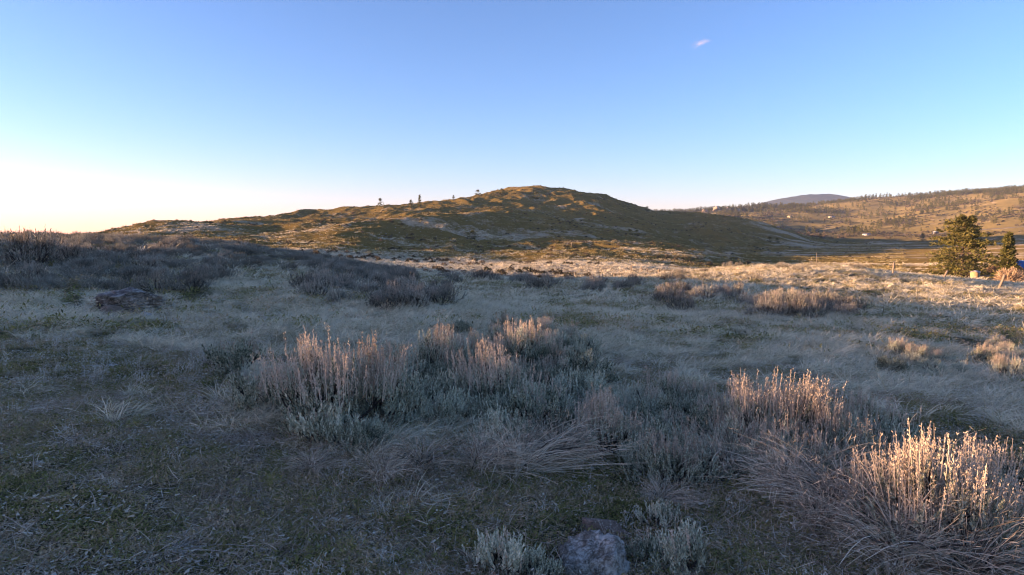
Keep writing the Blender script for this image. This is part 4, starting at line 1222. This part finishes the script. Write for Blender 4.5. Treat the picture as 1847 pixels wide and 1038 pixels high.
# hidden behind nearer ground?
vis = np.ones(len(x), bool)
for i in range(len(x)):
    t = np.linspace(0.3, 0.985, 40)
    vis[i] = np.all(height(x[i] * t, y[i] * t) < CAM_Z + (z[i] + 10 - CAM_Z) * t)
x, y, z, r, u = x[vis], y[vis], z[vis], r[vis], u[vis]
inv = u < 1847
order = np.argsort(np.where(inv, r, 1e9))
single = order[:280]
rest = order[280:]
for j, i in enumerate(single):
    lab = 'scattered conifer on the sunlit grassy spur at the far right' if u[i] > 1640 else 'scattered conifer on the far slope below the blue mountain'
    conifer(float(x[i]), float(y[i]), float(z[i]) - 0.3, FT[j % 5], lab, 'conifers on the far slopes', float(j * 1.7), float(rng.uniform(.55, 1.25)), 'far_conifer')
if len(rest):
    n = len(rest)
    both = []
    for tm, cm in FT:
        bm = bmesh.new(); bm.from_mesh(cm); me = bpy.data.meshes.new('forest_tree'); bm.to_mesh(me); bm.free(); me.materials.append(M_NEEDLE); both.append(me)
    rot = np.zeros((n, 3)); rot[:, 2] = rng.uniform(0, 6.28, n)
    s = rng.uniform(.6, 1.2, n)
    scatter('far_forest', np.stack([x[rest], y[rest], z[rest] - .3], 1), rot, np.stack([s, s, s], 1), rng.integers(0, 5, n), both, 'dark conifer forest along the top of the far ridge', 'forest')
print('far trees', len(single), len(rest))

# ------------------------------------------------------------------ buildings
M_TANWALL = plain_mat('tan_siding', (0.36, 0.24, 0.12), 0.85, 0.15, 2.0)
M_WHITE = plain_mat('white_paint', (0.5, 0.49, 0.47), 0.7, 0.08, 2.0)
M_GREYROOF = plain_mat('grey_metal_roof', (0.22, 0.22, 0.24), 0.6, 0.12, 2.0)
M_BLUE = plain_mat('blue_metal_roof', (0.02, 0.12, 0.38), 0.45, 0.12, 2.0)
M_DARK = plain_mat('dark_opening', (0.03, 0.03, 0.035), 0.4, 0.2, 2.0)
M_CREAM = plain_mat('cream_siding', (0.36, 0.30, 0.18), 0.8, 0.1, 0.5)

def house(x, y, z, W, D, H, roof_h, rz, wall_m, roof_m, label, name='house', over=0.25, door=True, windows=2):
    e = bpy.data.objects.new(name, None); COL.objects.link(e)
    e.location = (x, y, z); e.rotation_euler = (0, 0, rz)
    w = MB()
    a, b = W / 2, D / 2
    v = [(-a, -b, -0.8), (a, -b, -0.8), (a, b, -0.8), (-a, b, -0.8), (-a, -b, H), (a, -b, H), (a, b, H), (-a, b, H), (-a, 0, H + roof_h), (a, 0, H + roof_h)]
    w.add(v, [(0, 1, 5, 4), (2, 3, 7, 6), (1, 2, 6, 5), (3, 0, 4, 7)], [(5, 6, 9), (7, 4, 8)])
    link('wall', w.mesh('wall', wall_m), e)
    r = MB(); o = over; th = 0.12; sl = roof_h / b
    for s in (-1, 1):
        p = [(-a - o, s * (b + o), H - sl * o + .03), (a + o, s * (b + o), H - sl * o + .03), (a + o, 0, H + roof_h + .03), (-a - o, 0, H + roof_h + .03)]
        q = [(i, j, k + th) for i, j, k in p]
        r.add(p + q, [(0, 1, 2, 3), (4, 5, 6, 7), (0, 1, 5, 4), (1, 2, 6, 5), (2, 3, 7, 6), (3, 0, 4, 7)])
    link('roof', r.mesh('roof', roof_m), e)
    if door:
        m = MB(); m.box((-a * .15 - .45, -b - .05, 0), (-a * .15 + .45, -b + .02, min(2.0, H * .85)))
        link('door', m.mesh('door', M_DARK), e)
    for k in range(windows):
        xx = (-.62 if k == 0 else .55) * a
        m = MB(); m.box((xx - .5, -b - .04, H * .45), (xx + .5, -b + .02, H * .8))
        wo = link('window', m.mesh('window', M_DARK), e)
        m = MB()
        for lo, hi in (((xx - .58, -b - .07, H * .45 - .08), (xx + .58, -b - .045, H * .45)), ((xx - .58, -b - .07, H * .8), (xx + .58, -b - .045, H * .8 + .08)),
                       ((xx - .58, -b - .07, H * .45), (xx - .5, -b - .045, H * .8)), ((xx + .5, -b - .07, H * .45), (xx + .58, -b - .045, H * .8))):
            m.box(lo, hi)
        link('window_frame', m.mesh('window_frame', M_WHITE), wo)
    return tag(e, label, 'shed' if name == 'shed' else 'house')

x, y, z = at_range(1760, 128)
house(x, y, z, 1.25, 1.0, 1.15, 0.22, 0.7, M_TANWALL, M_GREYROOF, 'small tan shed with pale roof below the large conifer', 'shed', .05, False, 0)
x, y, z = at_range(1875, 150)
house(x, y, z + .1, 9.0, 6.0, 1.9, 1.7, 0.10, M_TANWALL, M_BLUE, 'house with blue roof cut by the right edge', 'house', .4, True, 2)
x, y, z = at_range(1832, 170)
house(x, y, z, 3.0, 2.4, 2.6, .5, 0.3, M_WHITE, M_WHITE, 'small white outbuilding left of the blue roofed house', 'shed', .15, False, 0)
# low board fence between the shed and the narrow conifer
x, y, z = at_range(1785, 130)
e = bpy.data.objects.new('board_fence', None); COL.objects.link(e); e.location = (x, y, z); e.rotation_euler = (0, 0, -0.15)
for k in range(2):
    m = MB(); m.box((-1.3, -.03, .3 + .45 * k), (1.3, .03, .5 + .45 * k)); link('rail', m.mesh('rail', M_POST), e)
for k in range(3):
    m = MB(); m.box((-1.3 + 1.3 * k - .06, .032, -.3), (-1.3 + 1.3 * k + .06, .15, 1.0)); link('fence_stake', m.mesh('fence_stake', M_POST), e)
tag(e, 'short brown board fence right of the tan shed', 'fence')
for u, v, W, D, H, rz, wm, rm, lab in (
    (1425, 393, 10, 7, 3.5, .4, M_CREAM, M_CREAM, 'cream farmhouse on the far slope below the blue mountain'),
    (1500, 393, 15, 6, 2.5, .2, M_CREAM, M_GREYROOF, 'long pale house on the far slope right of the cream farmhouse'),
    (1563, 425, 12, 7, 2.0, .1, M_WHITE, M_GREYROOF, 'low white barn at the far edge of the valley floor'),
    (1687, 422, 8, 5, 2.6, .3, M_DARK, M_WHITE, 'dark shed with a white roof by the road at the foot of the far slope')):
    x, y, z = on_ground(u, v, 2500)
    house(x, y, z, W, D, H, 1.0, rz, wm, rm, lab, 'farmhouse' if 'house' in lab else 'barn', .4, True, 2)

# road at the foot of the far slope
rp = []
for u, v in ((1560, 424), (1640, 423.5), (1690, 422), (1715, 420), (1740, 417), (1800, 413), (1880, 409)):
    rp.append(on_ground(u, v, 1400))
rp = np.array(rp)
tt = np.linspace(0, len(rp) - 1, 60)
cx = pchip(np.arange(len(rp), dtype=float), rp, tt)
dr = unit(np.gradient(cx, axis=0)); sd = np.stack([-dr[:, 1], dr[:, 0], 0 * dr[:, 0]], 1)
A = cx + sd * 4.0; B = cx - sd * 4.0
for P in (A, B): P[:, 2] = np.maximum(height(P[:, 0], P[:, 1]), cx[:, 2] - .5) + .12
mb = MB(); mb.add(np.stack([A, B], 1).reshape(-1, 3), [(2 * i, 2 * i + 1, 2 * i + 3, 2 * i + 2) for i in range(59)])
tag(link('road', mb.mesh('road', plain_mat('road_asphalt', (0.16, 0.16, 0.17), .9, .15, .3), True)), kind='structure')

# ------------------------------------------------------------------ evening haze: one closed box of thin air round the whole place
mb = MB(); mb.box((-8700, -8700, -60), (8700, 8700, 470))
m, nt, out = new_mat('haze_air')
pv = nt.nodes.new('ShaderNodeVolumePrincipled')
pv.inputs['Color'].default_value = (0.42, 0.6, 1.0, 1)
pv.inputs['Density'].default_value = 0.00005
nt.links.new(pv.outputs[0], out.inputs['Volume'])
tag(link('haze', mb.mesh('haze', m)), 'thin evening haze over the whole valley', 'haze', kind='stuff')

# ------------------------------------------------------------------ one small wisp of cloud, above and beyond the haze
def cloud():
    rng = np.random.default_rng(77)
    d = pix_dir(1264, 78); d = d / np.linalg.norm(d)
    c = np.array([0, 0, CAM_Z]) + d * 5200.0
    ex = unit(np.array([d[1], -d[0], 0.0])); up = unit(np.cross(ex, d))
    mb = MB()
    ang = np.linspace(0, 2 * np.pi, 9)[:-1]; lat = np.linspace(-1.2, 1.2, 5)
    for k in range(60):
        t = rng.normal(0, .5)
        p = ex * t * 62 + up * (t * 16 + rng.normal(0, 9)) + d * rng.normal(0, 14)
        s = rng.uniform(4, 17) * np.exp(-t * t * .6)
        v = np.array([[np.cos(b) * np.cos(a) * 1.7, np.cos(b) * np.sin(a), np.sin(b) * .55] for b in lat for a in ang]) * s * rng.uniform(.85, 1.15, (40, 1))
        M = np.stack([unit(ex + up * .25), d, unit(up - ex * .25)])
        q = [(i * 8 + j, i * 8 + (j + 1) % 8, (i + 1) * 8 + (j + 1) % 8, (i + 1) * 8 + j) for i in range(4) for j in range(8)]
        mb.add(v @ M + p, q)
    m, nt, out = new_mat('cloud_wisp')
    n = N(nt)
    lw = n.node('ShaderNodeLayerWeight', {'Blend': 0.35}).outputs['Facing']
    soft = n.math('MULTIPLY', n.math('SUBTRACT', 1.0, lw), 0.022)
    df = n.node('ShaderNodeBsdfDiffuse', {'Color': (.95, .93, .93, 1)}); tl = n.node('ShaderNodeBsdfTranslucent', {'Color': (.95, .93, .93, 1)})
    mx = n.node('ShaderNodeMixShader', {0: 0.5, 1: df.outputs[0], 2: tl.outputs[0]})
    tr = n.node('ShaderNodeBsdfTransparent')
    f = n.node('ShaderNodeMixShader', {0: soft, 1: tr.outputs[0], 2: mx.outputs[0]})
    nt.links.new(f.outputs[0], out.inputs[0])
    o = link('cloud', mb.mesh('cloud', m, True), None, tuple(c))
    tag(o, 'small pale pink wisp of cloud high in the blue sky', 'cloud')
cloud()
